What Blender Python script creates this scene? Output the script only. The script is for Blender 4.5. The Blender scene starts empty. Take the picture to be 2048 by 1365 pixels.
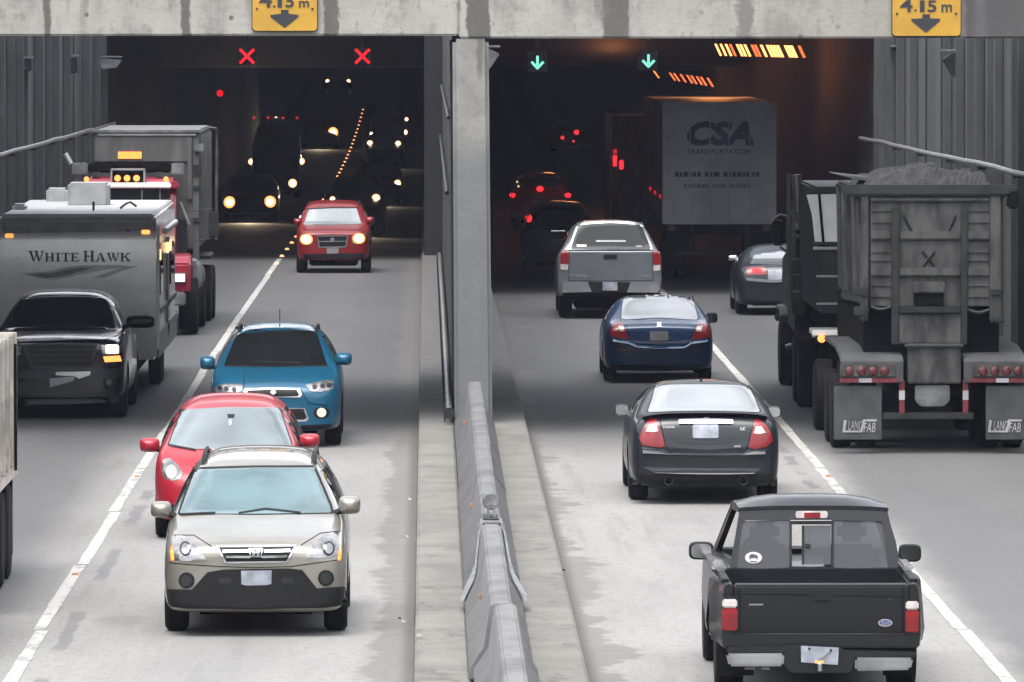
import bpy, bmesh, math, random
from mathutils import Vector, Matrix
from mathutils.bvhtree import BVHTree
from mathutils.geometry import delaunay_2d_cdt

# ------------------------------------------------------------------ camera, sky, sun, exposure
SC = bpy.context.scene
COL = SC.collection
F, H, VX, VY = 16000.0, 5.75, 852.0, 37.0            # telephoto: focal length in photo pixels, camera height above the road
TH = math.atan((682.5 - VY) / F)
PS = math.atan((1024 - VX) / F * math.cos(TH))
cd = bpy.data.cameras.new('camera'); cam = bpy.data.objects.new('camera', cd); COL.objects.link(cam)
cam.location = (0, 0, H); cam.rotation_euler = (math.pi/2 - TH, 0, -PS)
cd.sensor_width = 36; cd.lens = F / 2048 * 36; cd.clip_start = 1; cd.clip_end = 3000
SC.camera = cam
CAMM = Matrix.Translation(cam.location) @ cam.rotation_euler.to_matrix().to_4x4()

SUN_EL, SUN_AZ = math.radians(68), math.radians(200)
w = bpy.data.worlds.new('World'); SC.world = w; w.use_nodes = True
wt = w.node_tree; bg = wt.nodes['Background']
sky = wt.nodes.new('ShaderNodeTexSky'); sky.sky_type = 'NISHITA'; sky.sun_disc = False
sky.sun_elevation = SUN_EL; sky.sun_rotation = SUN_AZ; sky.dust_density = 4.0; sky.ozone_density = 1.0
hs = wt.nodes.new('ShaderNodeHueSaturation'); hs.inputs['Saturation'].default_value = 0.22
wt.links.new(sky.outputs[0], hs.inputs['Color'])
# overcast: broken cloud bands over the whole sky
tc = wt.nodes.new('ShaderNodeTexCoord'); cn = wt.nodes.new('ShaderNodeTexNoise'); cn.inputs['Scale'].default_value = 4.5; cn.inputs['Detail'].default_value = 5
cr = wt.nodes.new('ShaderNodeMapRange'); cr.inputs[1].default_value = .32; cr.inputs[2].default_value = .68; cr.inputs[3].default_value = .62; cr.inputs[4].default_value = 1.38
cm = wt.nodes.new('ShaderNodeVectorMath'); cm.operation = 'SCALE'
wt.links.new(tc.outputs['Generated'], cn.inputs['Vector']); wt.links.new(cn.outputs[0], cr.inputs[0]); wt.links.new(hs.outputs[0], cm.inputs[0]); wt.links.new(cr.outputs[0], cm.inputs['Scale'])
wt.links.new(cm.outputs[0], bg.inputs['Color'])
bg.inputs['Strength'].default_value = 0.15
sl = bpy.data.lights.new('sun', 'SUN'); sl.energy = 0.5; sl.angle = math.radians(45); sl.color = (1, .96, .9)
so = bpy.data.objects.new('sun', sl); COL.objects.link(so)
so.rotation_euler = (math.pi/2 - SUN_EL, 0, math.pi - SUN_AZ)
SC.view_settings.view_transform = 'Standard'; SC.view_settings.look = 'None'
SC.view_settings.exposure = 1.9; SC.view_settings.gamma = 1.0
SC.cycles.max_bounces = 6; SC.cycles.diffuse_bounces = 4; SC.cycles.sample_clamp_indirect = 4.0

HAZE = 0.000095
rnd = random.Random(7)

# ------------------------------------------------------------------ pixel <-> world helpers
def ray(x, y):
    return (CAMM.to_3x3() @ Vector((x - 1024, 682.5 - y, -F))).normalized()
def P(x, y, d):
    r = ray(x, y); return Vector((0, 0, H)) + r * (d / r.y)
def curve(pts):
    def f(d):
        if d <= pts[0][0]: return pts[0][1]
        if d >= pts[-1][0]: return pts[-1][1]
        for i in range(len(pts) - 1):
            if pts[i][0] <= d <= pts[i+1][0]: break
        p1, p2 = pts[i], pts[i+1]; p0 = pts[max(i-1, 0)]; p3 = pts[min(i+2, len(pts)-1)]
        t = (d - p1[0]) / (p2[0] - p1[0]); h = p2[0] - p1[0]
        m1 = (p2[1]-p0[1]) / max(p2[0]-p0[0], 1e-6) * h; m2 = (p3[1]-p1[1]) / max(p3[0]-p1[0], 1e-6) * h
        return (2*t**3-3*t*t+1)*p1[1] + (t**3-2*t*t+t)*m1 + (-2*t**3+3*t*t)*p2[1] + (t**3-t*t)*m2
    return f
zr = curve([(-60,0),(0,0),(140,0),(170,-.08),(213,-.3),(260,-.55),(305,-.72),(370,-.6),(420,-.15),(455,.4),(490,1.1),(520,1.9),(560,3.2),(660,7.5)])
def dcontact(y, extra=0.0):
    d = 100.0
    for _ in range(40): d = (H - zr(d) - extra) * F / (y - VY)
    return d
def xat(x, d): return P(x, 500, d).x
def zat(y, d): return P(1000, y, d).z

# ------------------------------------------------------------------ materials
def S(r, g, b):
    def c(v):
        v /= 255.0
        return v/12.92 if v <= .04045 else ((v+.055)/1.055)**2.4
    return (c(r), c(g), c(b))
class V:
    """socket with arithmetic"""
    def __init__(s, nt, sock): s.nt, s.k = nt, sock
    def _m(s, op, *o, clamp=False):
        n = s.nt.nodes.new('ShaderNodeMath'); n.operation = op; n.use_clamp = clamp
        for i, v in enumerate((s,) + o):
            if isinstance(v, V): s.nt.links.new(v.k, n.inputs[i])
            else: n.inputs[i].default_value = v
        return V(s.nt, n.outputs[0])
    def __add__(s, o): return s._m('ADD', o)
    def __sub__(s, o): return s._m('SUBTRACT', o)
    def __mul__(s, o): return s._m('MULTIPLY', o)
    def __truediv__(s, o): return s._m('DIVIDE', o)
    def inv(s): return (s * -1.0) + 1.0
    def abs(s): return s._m('ABSOLUTE')
    def max(s, o): return s._m('MAXIMUM', o)
    def min(s, o): return s._m('MINIMUM', o)
    def clamp(s): return s._m('ADD', 0.0, clamp=True)
    def step(s, a, b):
        n = s.nt.nodes.new('ShaderNodeMapRange'); n.interpolation_type = 'SMOOTHSTEP'
        s.nt.links.new(s.k, n.inputs[0]); n.inputs[1].default_value = a; n.inputs[2].default_value = b
        return V(s.nt, n.outputs[0])
def newmat(name):
    m = bpy.data.materials.new(name); m.use_nodes = True
    return m, m.node_tree, m.node_tree.nodes['Principled BSDF']
def coords(nt, scale=(1,1,1), kind='Object'):
    t = nt.nodes.new('ShaderNodeTexCoord'); mp = nt.nodes.new('ShaderNodeMapping'); mp.inputs['Scale'].default_value = scale
    nt.links.new(t.outputs[kind], mp.inputs[0]); return mp.outputs[0]
def noise(nt, co, scale, detail=4, rough=.55):
    n = nt.nodes.new('ShaderNodeTexNoise'); nt.links.new(co, n.inputs['Vector'])
    n.inputs['Scale'].default_value = scale; n.inputs['Detail'].default_value = detail; n.inputs['Roughness'].default_value = rough
    return V(nt, n.outputs[0])
def xyz(nt, co):
    s = nt.nodes.new('ShaderNodeSeparateXYZ'); nt.links.new(co, s.inputs[0]); return [V(nt, o) for o in s.outputs]
def mixc(nt, f, a, b):
    n = nt.nodes.new('ShaderNodeMix'); n.data_type = 'RGBA'
    for i, v in ((6, a), (7, b)):
        if isinstance(v, tuple): n.inputs[i].default_value = (*v[:3], 1)
        else: nt.links.new(v, n.inputs[i])
    if isinstance(f, V): nt.links.new(f.k, n.inputs[0])
    else: n.inputs[0].default_value = f
    return n.outputs[2]
def mat(name, col, rough=.5, metal=0., coat=0., dirt=.25, dscale=3., spec=.5, ior=1.5, bump=0., emit=None, estr=0., stretch=(1,1,1)):
    m, nt, b = newmat(name)
    b.inputs['Metallic'].default_value = metal; b.inputs['IOR'].default_value = ior
    b.inputs['Coat Weight'].default_value = coat; b.inputs['Coat Roughness'].default_value = .06
    b.inputs['Specular IOR Level'].default_value = spec
    co = coords(nt, stretch)
    n = noise(nt, co, dscale, 5)
    dk = tuple(c * (1 - dirt) for c in col[:3]); lt = tuple(min(1, c * (1 + dirt * .6)) for c in col[:3])
    nt.links.new(mixc(nt, n.step(.3, .7), dk, lt), b.inputs['Base Color'])
    n2 = noise(nt, co, dscale * 3.1, 3)
    nt.links.new(((n2 - .5) * (.35 * rough + .04) + rough).clamp().k, b.inputs['Roughness'])
    if bump:
        bp = nt.nodes.new('ShaderNodeBump'); bp.inputs['Strength'].default_value = bump; bp.inputs['Distance'].default_value = .02
        nt.links.new(n2.k, bp.inputs['Height']); nt.links.new(bp.outputs[0], b.inputs['Normal'])
    if emit:
        b.inputs['Emission Color'].default_value = (*emit, 1); b.inputs['Emission Strength'].default_value = estr
    return m
M = {}
def paint(k, col, metal=.25, dirt=.12, coat=.5, spec=.2): M[k] = mat('paint_' + k, col, .42, metal, coat, dirt, 2.5, spec=spec)
paint('silver', (.20, .187, .16), .55, coat=1., spec=.5); paint('red', (.26, .010, .020), .05); paint('teal_blue', (.004, .062, .115), .2)
paint('dark_red', (.16, .010, .011), .1); paint('black', (.0028, .003, .0037), 0, coat=.85, spec=.1); paint('navy', (.008, .030, .085), .2)
paint('charcoal', (.0085, .0115, .0145), .1); paint('grey', (.105, .115, .128), .35); paint('slate', (.0042, .0055, .0068), .0, coat=.35)
paint('dark_navy', (.004, .006, .009), 0); paint('steel_blue', (.009, .012, .016), .2); paint('white', (.75, .75, .74), 0)
paint('beige', (.36, .335, .29), 0, .3); paint('truck_red', (.20, .012, .028), .05)
M['charcoal_step'] = mat('charcoal_step', (.02, .026, .031), .25, .2, 1., dirt=.1)
M['navy_step'] = mat('navy_step', (.012, .04, .10), .25, .2, 1., dirt=.1)
M['rubber'] = mat('rubber', (.005, .005, .0055), .85, dirt=.5, dscale=6, spec=.2)
M['plastic'] = mat('black_plastic', (.0045, .0045, .005), .6, dirt=.3, spec=.25)
M['dark'] = mat('near_black', (.003, .003, .0035), .9, spec=.1)  # near-black matt for undersides, gaps and boxes
M['chrome'] = mat('chrome', (.62, .63, .65), .16, 1., dirt=.15)
M['bonnet_shine'] = mat('bonnet_highlight_paint', (.55, .56, .58), .3, .3, .5, dirt=.4, dscale=4)
M['band_grey'] = mat('band_grey', (.22, .22, .225), .45)
M['alloy'] = mat('alloy', (.28, .29, .30), .35, .9, dirt=.3)
M['steel'] = mat('galvanised_steel', (.20, .205, .21), .45, .7, dirt=.4)
M['glass'] = mat('car_glass', (.006, .007, .008), .03, dirt=.1, ior=1.5)
M['bright_glass'] = mat('sky_lit_glass', (.13, .142, .148), .03, dirt=.12, ior=4.2, dscale=1.5)
M['dark_pane'] = mat('dark_canopy_glass', (.006, .008, .010), .05, dirt=.1, ior=1.4, spec=.35)
M['pale_glass'] = mat('pale_windscreen', (.06, .085, .09), .03, dirt=.3, ior=3.2, dscale=2)
M['teal_glass'] = mat('tinted_windscreen', (.055, .105, .115), .035, dirt=.3, ior=2.3, dscale=1.6)
M['lens_clear'] = mat('clear_lens', (.20, .20, .205), .12, .5, .6, dirt=.6, dscale=9)
M['lens_red'] = mat('red_lens', (.17, .002, .004), .3, 0, .1, dirt=.35, dscale=12)
M['lens_dark_red'] = mat('dull_red_lens', (.07, .010, .013), .3, 0, .5, dirt=.4, dscale=10)
M['lens_white'] = mat('white_lens', (.42, .38, .37), .2, 0, 1., dirt=.2, dscale=12)
M['lens_amber'] = mat('amber_lens', (.7, .16, .03), .3, 0, .6, emit=(1, .28, .05), estr=.5)
def lamp(k, c, s): M['lit_' + k] = mat('lit_' + k, tuple(.1*v for v in c), .5, spec=.2, emit=c, estr=s)
lamp('headlight', (1, .86, .66), 2.5); lamp('warm_headlight', (1, .72, .42), 4); lamp('soft_headlight', (1, .93, .78), 0.25)
lamp('bowl', (1, .36, .09), .55); lamp('pale_bowl', (1, .52, .22), .5); lamp('brake', (1, .02, .03), 0.55); lamp('dim_red', (1, .02, .03), 0.16); lamp('amber', (1, .28, .07), 0.7); lamp('marker', (1, .62, .3), 0.45)  # lit reflector bowls, sized and coloured to paint the headlights' warm halo
lamp('signal_red', (1, .004, .015), .32); lamp('signal_green', (.26, 1, .74), .25); lamp('sodium', (1, .36, .11), .95); lamp('sodium_dim', (1, .18, .05), .42)
M['plate'] = mat('number_plate', (.22, .235, .275), .35, dirt=.3, dscale=9)
M['grey_plate'] = mat('blank_plate', (.16, .16, .17), .45)
M['sign_yellow'] = mat('sign_yellow', (.36, .20, .014), .5, dirt=.15)
M['sign_black'] = mat('sign_black', (.012, .014, .018), .5)
M['dark_steel'] = mat('dark_steel', (.016, .0165, .018), .55, .4, dirt=.45, dscale=4)
M['grey_steel'] = mat('dusty_grey_steel', (.043, .0425, .0405), .6, .25, dirt=.72, dscale=2.6, stretch=(2.2, 2.2, .6))
M['bin_grey'] = mat('bin_grey', (.085, .085, .082), .55, .2, dirt=.3, dscale=2, stretch=(2, 2, .6))
M['gravel'] = mat('heaped_gravel', (.014, .014, .0145), .95, dirt=.75, dscale=7, bump=.8)
M['flap'] = mat('mud_flap', (.035, .036, .039), .7, dirt=.35, dscale=3)
M['trailer_front'] = mat('trailer_champagne', (.50, .50, .49), .3, .3, .5, dirt=.08)
M['trailer_white'] = mat('trailer_roof', (.30, .31, .32), .55, dirt=.2)
M['trailer_side'] = mat('trailer_siding', (.15, .15, .155), .4, .3, dirt=.2)
M['letter_dark'] = mat('dark_lettering', (.018, .020, .035), .4)
M['letter_silver'] = mat('silver_lettering', (.34, .34, .35), .35, .3)
M['letter_blue'] = mat('blue_lettering', (.035, .055, .15), .5)
M['box_white'] = mat('box_trailer_white', (.62, .65, .69), .5, dirt=.18, dscale=1.2)
M['tape_red'] = mat('red_tape', (.11, .010, .016), .5, dirt=.4, dscale=9)
M['seat'] = mat('seat_cloth', (.03, .03, .032), .9)

# ------------------------------------------------------------------ mesh helpers
def tag(o, label=None, cat=None, group=None, kind=None):
    for k, v in (('label', label), ('category', cat), ('group', group), ('kind', kind)):
        if v: o[k] = v
    return o
def wloc(o):
    p = Vector((0, 0, 0))
    while o: p = p + o.location; o = o.parent
    return p
def root(name, loc, label, cat, group=None):
    o = bpy.data.objects.new(name, None); COL.objects.link(o); o.location = loc; o.empty_display_size = .3
    return tag(o, label, cat, group)
class MB:
    def __init__(s): s.v, s.f = [], []
    def add(s, vs, fs):
        n = len(s.v); s.v += [Vector(v) for v in vs]; s.f += [tuple(i + n for i in f) for f in fs]; return s
    def box(s, x0, x1, y0, y1, z0, z1):
        v = [(x, y, z) for z in (z0, z1) for y in (y0, y1) for x in (x0, x1)]
        return s.add(v, [(0,2,3,1),(4,5,7,6),(0,1,5,4),(2,6,7,3),(0,4,6,2),(1,3,7,5)])
    def prism(s, poly, axis, a, b):
        """poly: 2D points; axis x: (y,z), y: (x,z), z: (x,y)"""
        def mk(p, t): return {'x': (t, p[0], p[1]), 'y': (p[0], t, p[1]), 'z': (p[0], p[1], t)}[axis]
        n = len(poly); v = [mk(p, a) for p in poly] + [mk(p, b) for p in poly]
        return s.add(v, [tuple(range(n))[::-1], tuple(range(n, 2*n))] + [(i, (i+1) % n, n+(i+1) % n, n+i) for i in range(n)])
    def tube(s, pts, r, n=8):
        pts = [Vector(p) for p in pts]; rings = []
        for i, p in enumerate(pts):
            t = (pts[min(i+1, len(pts)-1)] - pts[max(i-1, 0)]).normalized()
            a = t.cross(Vector((0, 0, 1)) if abs(t.z) < .9 else Vector((1, 0, 0))).normalized(); b = t.cross(a)
            rings.append([p + a * r * math.cos(2*math.pi*k/n) + b * r * math.sin(2*math.pi*k/n) for k in range(n)])
        v = [q for R in rings for q in R]; f = []
        for i in range(len(rings)-1):
            for k in range(n): f.append((i*n+k, i*n+(k+1) % n, (i+1)*n+(k+1) % n, (i+1)*n+k))
        f += [tuple(range(n))[::-1], tuple((len(rings)-1)*n + k for k in range(n))]
        return s.add(v, f)
    def lathe(s, prof, c, axis='x', n=28):
        v, f = [], []
        for (h, r) in prof:
            for k in range(n):
                a = 2*math.pi*k/n; u, w_ = r*math.cos(a), r*math.sin(a)
                v.append({'x': (c[0]+h, c[1]+u, c[2]+w_), 'y': (c[0]+u, c[1]+h, c[2]+w_), 'z': (c[0]+u, c[1]+w_, c[2]+h)}[axis])
        for i in range(len(prof)-1):
            for k in range(n): f.append((i*n+k, i*n+(k+1) % n, (i+1)*n+(k+1) % n, (i+1)*n+k))
        f += [tuple(range(n))[::-1], tuple((len(prof)-1)*n+k for k in range(n))]
        return s.add(v, f)
    def build(s, name, m, parent=None, bevel=0., smooth=40, subsurf=0):
        me = bpy.data.meshes.new(name); me.from_pydata([tuple(v) for v in s.v], [], s.f)
        return finish(me, name, m, parent, bevel, smooth, subsurf)
def finish(me, name, m, parent=None, bevel=0., smooth=40, subsurf=0):
    bm = bmesh.new(); bm.from_mesh(me)
    bmesh.ops.remove_doubles(bm, verts=bm.verts, dist=1e-5)
    bmesh.ops.recalc_face_normals(bm, faces=bm.faces)
    if bevel:
        es = [e for e in bm.edges if len(e.link_faces) == 2 and e.calc_face_angle(0) > .6]
        bmesh.ops.bevel(bm, geom=es, offset=bevel, segments=2, affect='EDGES', clamp_overlap=True)
    if parent:
        off = wloc(parent)
        bmesh.ops.translate(bm, verts=bm.verts, vec=-off)
    bm.to_mesh(me); bm.free()
    for mm in (m if isinstance(m, (list, tuple)) else [m]): me.materials.append(mm)
    if smooth:
        me.polygons.foreach_set('use_smooth', [True] * len(me.polygons)); me.set_sharp_from_angle(angle=math.radians(smooth))
    o = bpy.data.objects.new(name, me); COL.objects.link(o)
    if parent: o.parent = parent
    if subsurf:
        md = o.modifiers.new('s', 'SUBSURF'); md.levels = md.render_levels = subsurf
    return o
def bvh_of(*objs):
    v, f = [], []
    for o in objs:
        n = len(v); off = wloc(o)
        v += [p.co + off for p in o.data.vertices]; f += [tuple(i + n for i in p.vertices) for p in o.data.polygons]
    return BVHTree.FromPolygons(v, f)
ORG = Vector((0, 0, H))
def project(v2, faces, name, m, parent, bvh, off=.008, th=.02, dflt=None, smooth=35):
    """lay a flat 2D outline on the surface the camera sees there, with its own thickness"""
    hits = []
    for (x, y) in v2:
        r = ray(x, y); h = bvh.ray_cast(ORG, r)
        hits.append((h[0] - ORG).length if h[0] is not None else None)
    good = [i for i, h in enumerate(hits) if h is not None]
    if not good and dflt is None: return None
    pos = []
    for i, (x, y) in enumerate(v2):
        r = ray(x, y); t = hits[i]
        if t is None:
            if good:
                j = min(good, key=lambda k: (v2[k][0]-x)**2 + (v2[k][1]-y)**2); t = hits[j]
            else: t = dflt / r.y
        pos.append((ORG + r * (t - off), r))
    mb = MB(); n = len(pos)
    vs = [p for p, r in pos] + [p + r * th for p, r in pos]
    fs = [tuple(f) for f in faces]; cnt = {}
    for f in fs:
        for a, b in zip(f, f[1:] + f[:1]): cnt[(a, b)] = 1
    for (a, b) in list(cnt):
        if (b, a) not in cnt: fs.append((b, a, a + n, b + n))
    mb.add(vs, fs)
    return mb.build(name, m, parent, smooth=smooth)
def dens(poly, st):
    out = []
    for (a, b) in zip(poly, poly[1:] + poly[:1]):
        L = math.hypot(b[0]-a[0], b[1]-a[1]); k = max(1, int(L / st))
        out += [(a[0] + (b[0]-a[0])*i/k, a[1] + (b[1]-a[1])*i/k) for i in range(k)]
    return out
def inside(p, poly):
    c = False; j = len(poly) - 1
    for i in range(len(poly)):
        if (poly[i][1] > p[1]) != (poly[j][1] > p[1]) and p[0] < (poly[j][0]-poly[i][0])*(p[1]-poly[i][1])/(poly[j][1]-poly[i][1]) + poly[i][0]: c = not c
        j = i
    return c
def patch(poly, name, m, parent, bvh, off=.008, th=.02, st=None, smooth=35):
    xs = [p[0] for p in poly]; ys = [p[1] for p in poly]
    st = st or max(2.0, min(max(xs)-min(xs), max(ys)-min(ys)) / 5)
    bd = dens(poly, st); n = len(bd)
    pts = [Vector(p) for p in bd]
    y = min(ys) + st * .5
    while y < max(ys):
        x = min(xs) + st * .5
        while x < max(xs):
            if inside((x, y), poly) and min((x-q[0])**2 + (y-q[1])**2 for q in bd) > (st*.45)**2: pts.append(Vector((x, y)))
            x += st
        y += st
    r = delaunay_2d_cdt(pts, [(i, (i+1) % n) for i in range(n)], [list(range(n))], 1, 1e-4)
    return project([tuple(v) for v in r[0]], [tuple(f) for f in r[2]], name, m, parent, bvh, off, th, smooth=smooth)
def rect(x0, x1, y0, y1, r=0):
    if not r: return [(x0, y0), (x1, y0), (x1, y1), (x0, y1)]
    o = []
    for cx, cy, a0 in ((x1-r, y0+r, -90), (x1-r, y1-r, 0), (x0+r, y1-r, 90), (x0+r, y0+r, 180)):
        for k in range(4):
            a = math.radians(a0 + 30*k); o.append((cx + r*math.cos(a), cy + r*math.sin(a)))
    return o
def circ(cx, cy, rx, ry=None, n=16):
    ry = ry or rx
    return [(cx + rx*math.cos(2*math.pi*k/n), cy + ry*math.sin(2*math.pi*k/n)) for k in range(n)]
def mx(poly, cx): return [(2*cx - x, y) for x, y in poly][::-1]
def zm(pts, x0, y0, k): return [(x0 + x*k, y0 + y*k) for x, y in pts]
def text2d(s, x0, x1, y0, y1, slant=0., bold=0.):
    c = bpy.data.curves.new('t', 'FONT'); c.body = s; c.offset = bold; c.resolution_u = 3
    o = bpy.data.objects.new('t', c); COL.objects.link(o)
    me = bpy.data.meshes.new_from_object(o.evaluated_get(bpy.context.evaluated_depsgraph_get()))
    v = [(p.co.x + slant*p.co.y, p.co.y) for p in me.vertices]; f = [tuple(p.vertices) for p in me.polygons]
    bpy.data.objects.remove(o); bpy.data.curves.remove(c); bpy.data.meshes.remove(me)
    ax, bx = min(p[0] for p in v), max(p[0] for p in v); ay, by = min(p[1] for p in v), max(p[1] for p in v)
    v = [(x0 + (p[0]-ax)/(bx-ax)*(x1-x0), y1 - (p[1]-ay)/(by-ay)*(y1-y0)) for p in v]
    return v, [fc[::-1] for fc in f]
def letters(s, x0, x1, y0, y1, m, parent, bvh, slant=0., bold=0., name='lettering', off=.012, th=.02):
    v, f = text2d(s, x0, x1, y0, y1, slant, bold)
    return project(v, f, name, m, parent, bvh, off, th, smooth=0)
# ================================================================== SETTING
LANE_L, LANE_R = -3.62, 5.04
WL, WR = -7.9, 9.4
D_PL, D_PR = 197.0, 168.0                # tunnel mouths of the two tubes
BEAM_D = 110.3
def strip(name, xs, ds, zf, m, kind='structure', parent=None):
    mb = MB(); n = len(xs)
    mb.add([(x, d, zf(x, d)) for d in ds for x in xs], [(i*n+k, i*n+k+1, (i+1)*n+k+1, (i+1)*n+k) for i in range(len(ds)-1) for k in range(n-1)])
    o = mb.build(name, m, parent, smooth=60)
    if kind: o['kind'] = kind
    return o
DS = [-60, 0] + [30 + 6*i for i in range(106)]

def road_mat():
    m, nt, b = newmat('worn_road')
    co = coords(nt); x, y, z = xyz(nt, co)
    big = noise(nt, coords(nt, (.5, .06, 1)), 1.0, 4); fine = noise(nt, co, 9, 6, .65); mid = noise(nt, coords(nt, (1, .22, 1)), 1.3, 5)
    edge = noise(nt, coords(nt, (.3, .30, 1)), 1.0, 6, .66); edge2 = noise(nt, coords(nt, (.6, 1.0, 1)), 2.6, 5, .65)
    base = mixc(nt, big.step(.3, .7), (.165, .162, .156), (.205, .201, .194))
    base = mixc(nt, (mid.step(.45, .75)) * .5, base, (.145, .142, .138))
    base = mixc(nt, fine.step(.5, .75) * .5, base, (.10, .098, .095))
    base = mixc(nt, noise(nt, coords(nt, (1, .35, 1)), 24, 3, .6).step(.52, .70) * .5, base, (.08, .078, .075))
    base = mixc(nt, noise(nt, coords(nt, (2.2, .10, 1)), 1.4, 5, .65).step(.5, .72) * .4, base, (.10, .098, .094))
    # older, darker surface in the outer lane; shade painted under and beyond the crossing
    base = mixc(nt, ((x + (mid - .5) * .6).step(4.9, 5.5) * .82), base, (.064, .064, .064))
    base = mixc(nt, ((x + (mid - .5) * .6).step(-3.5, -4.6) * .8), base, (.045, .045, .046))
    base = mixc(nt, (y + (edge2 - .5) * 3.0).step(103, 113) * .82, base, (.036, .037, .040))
    # damp dirt creeping out of the gutters
    gl = ((x + .12) * -1.0); gr = x - 1.40
    for g, k0, k1 in ((gl, .30, 1.0), (gr, .10, 2.6)):
        reach = (edge - .45).max(0.0) * k1 + (edge2 - .5) * .30 + k0
        f = (reach - g).step(-.03, .05) * (edge2.step(.25, .55) * .35 + .65) * g.step(-.2, -.1)
        base = mixc(nt, f * .66, base, (.085, .081, .075))
        base = mixc(nt, g.step(.16, .03) * .8 * g.step(-.2, -.1), base, (.06, .057, .052))
    # tyre darkened tracks and oil drips along lane middles
    for c in (-5.7, -1.85, 3.2, 6.9):
        f = (x - c + (mid - .5) * .8).abs().step(.75, .15) * (edge.step(.35, .65))
        base = mixc(nt, f * .3, base, (.105, .104, .103))
    # tar sealed cracks beside the lane lines
    wob = (noise(nt, coords(nt, (1, .5, 1)), 2.2, 5) - .5) * .22
    for c in (LANE_L + .27, LANE_R - .30):
        f = (x - c + wob).abs().step(.085, .05) * noise(nt, coords(nt, (0.3, .22, 1)), 1.0, 2).step(.46, .52) * y.step(112, 104)
        base = mixc(nt, f * .6, base, (.07, .07, .074))
    # oil patches in the outer lane
    for (cx, cy, r) in ((6.05, 101.5, .35), (5.95, 98.2, .42), (6.25, 94.6, .42), (6.35, 92, .3), (7.0, 84, .5), (6.0, 78.5, .5), (6.3, 73.5, .6), (-4.2, 75, .3), (-2.9, 76.3, .35), (2.3, 118, .7)):
        dd = (((x - cx) * (x - cx)) + ((y - cy) * (y - cy)) * .10)._m('SQRT') + (edge2 - .5) * .5
        base = mixc(nt, dd.step(r, r * .3) * .4, base, (.07, .07, .07))
    nt.links.new(base, b.inputs['Base Color']) if not isinstance(base, V) else None
    nt.links.new(((fine - .5) * .3 + .78).k, b.inputs['Roughness'])
    bp = nt.nodes.new('ShaderNodeBump'); bp.inputs['Strength'].default_value = .25; bp.inputs['Distance'].default_value = .01
    nt.links.new(fine.k, bp.inputs['Height']); nt.links.new(bp.outputs[0], b.inputs['Normal'])
    return m
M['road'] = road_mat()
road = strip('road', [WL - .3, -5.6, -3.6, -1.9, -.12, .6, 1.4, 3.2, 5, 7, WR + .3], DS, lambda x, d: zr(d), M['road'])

def concrete(name, light, dark, streak=(3, 3, .25), scale=1.0, pits=.0, rough=.85, amt=1.0, extra=None):
    m, nt, b = newmat(name)
    co = coords(nt); a = noise(nt, co, scale, 6, .6); s = noise(nt, coords(nt, streak), 1.0, 5, .6); f = noise(nt, co, 14, 3)
    base = mixc(nt, (a.step(.35, .72) * .7 * amt), light, dark)
    base = mixc(nt, (s.step(.48, .75) * .75 * amt), base, dark)
    base = mixc(nt, f.step(.58, .75) * .3, base, dark)
    if pits:
        vo = nt.nodes.new('ShaderNodeTexVoronoi'); vo.inputs['Scale'].default_value = 2.6; nt.links.new(co, vo.inputs['Vector'])
        base = mixc(nt, V(nt, vo.outputs['Distance']).step(.13, .09) * (a.step(.42, .52)) * pits, base, (.05, .05, .05))
    if extra: base = extra(nt, base, co, a, s)
    nt.links.new(base, b.inputs['Base Color']); b.inputs['Roughness'].default_value = rough
    bp = nt.nodes.new('ShaderNodeBump'); bp.inputs['Strength'].default_value = .35; bp.inputs['Distance'].default_value = .02
    nt.links.new((f + a).k, bp.inputs['Height']); nt.links.new(bp.outputs[0], b.inputs['Normal'])
    return m
def kerb_extra(nt, base, co, a, s):
    x, y, z = xyz(nt, co)
    n = noise(nt, coords(nt, (1, .35, 1)), 3.0, 6, .7)
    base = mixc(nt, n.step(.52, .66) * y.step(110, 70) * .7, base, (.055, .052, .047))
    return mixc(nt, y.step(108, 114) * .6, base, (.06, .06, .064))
M['kerb'] = concrete('kerb_concrete', (.145, .139, .125), (.085, .083, .077), (2, .3, 1), 1.2, extra=kerb_extra)
M['barrier'] = concrete('barrier_concrete', (.115, .115, .116), (.055, .055, .057), (3, .8, .8), 2.4)
M['barrier_pale'] = concrete('pale_barrier_concrete', (.128, .127, .126), (.065, .065, .066), (3, .8, .8), 2.4)
def kz(x, d): return zr(d) + .16
def kerb(name, x0, x1):
    mb = MB(); ds = [d for d in DS if d >= 0]
    pf = [(x0, -.05), (x0 + .02, .14), (x0 + .05, .16), (x1 - .05, .16), (x1 - .02, .14), (x1, -.05)]; n = len(pf)
    mb.add([(x, d, zr(d) + z) for d in ds for x, z in pf], [(i*n+k, i*n+k+1, (i+1)*n+k+1, (i+1)*n+k) for i in range(len(ds)-1) for k in range(n-1)])
    o = mb.build(name, M['kerb'], smooth=30); o['kind'] = 'structure'; return o
kerb('kerb_oncoming_side', -.12, .40); kerb('kerb_outgoing_side', .88, 1.40)

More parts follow.
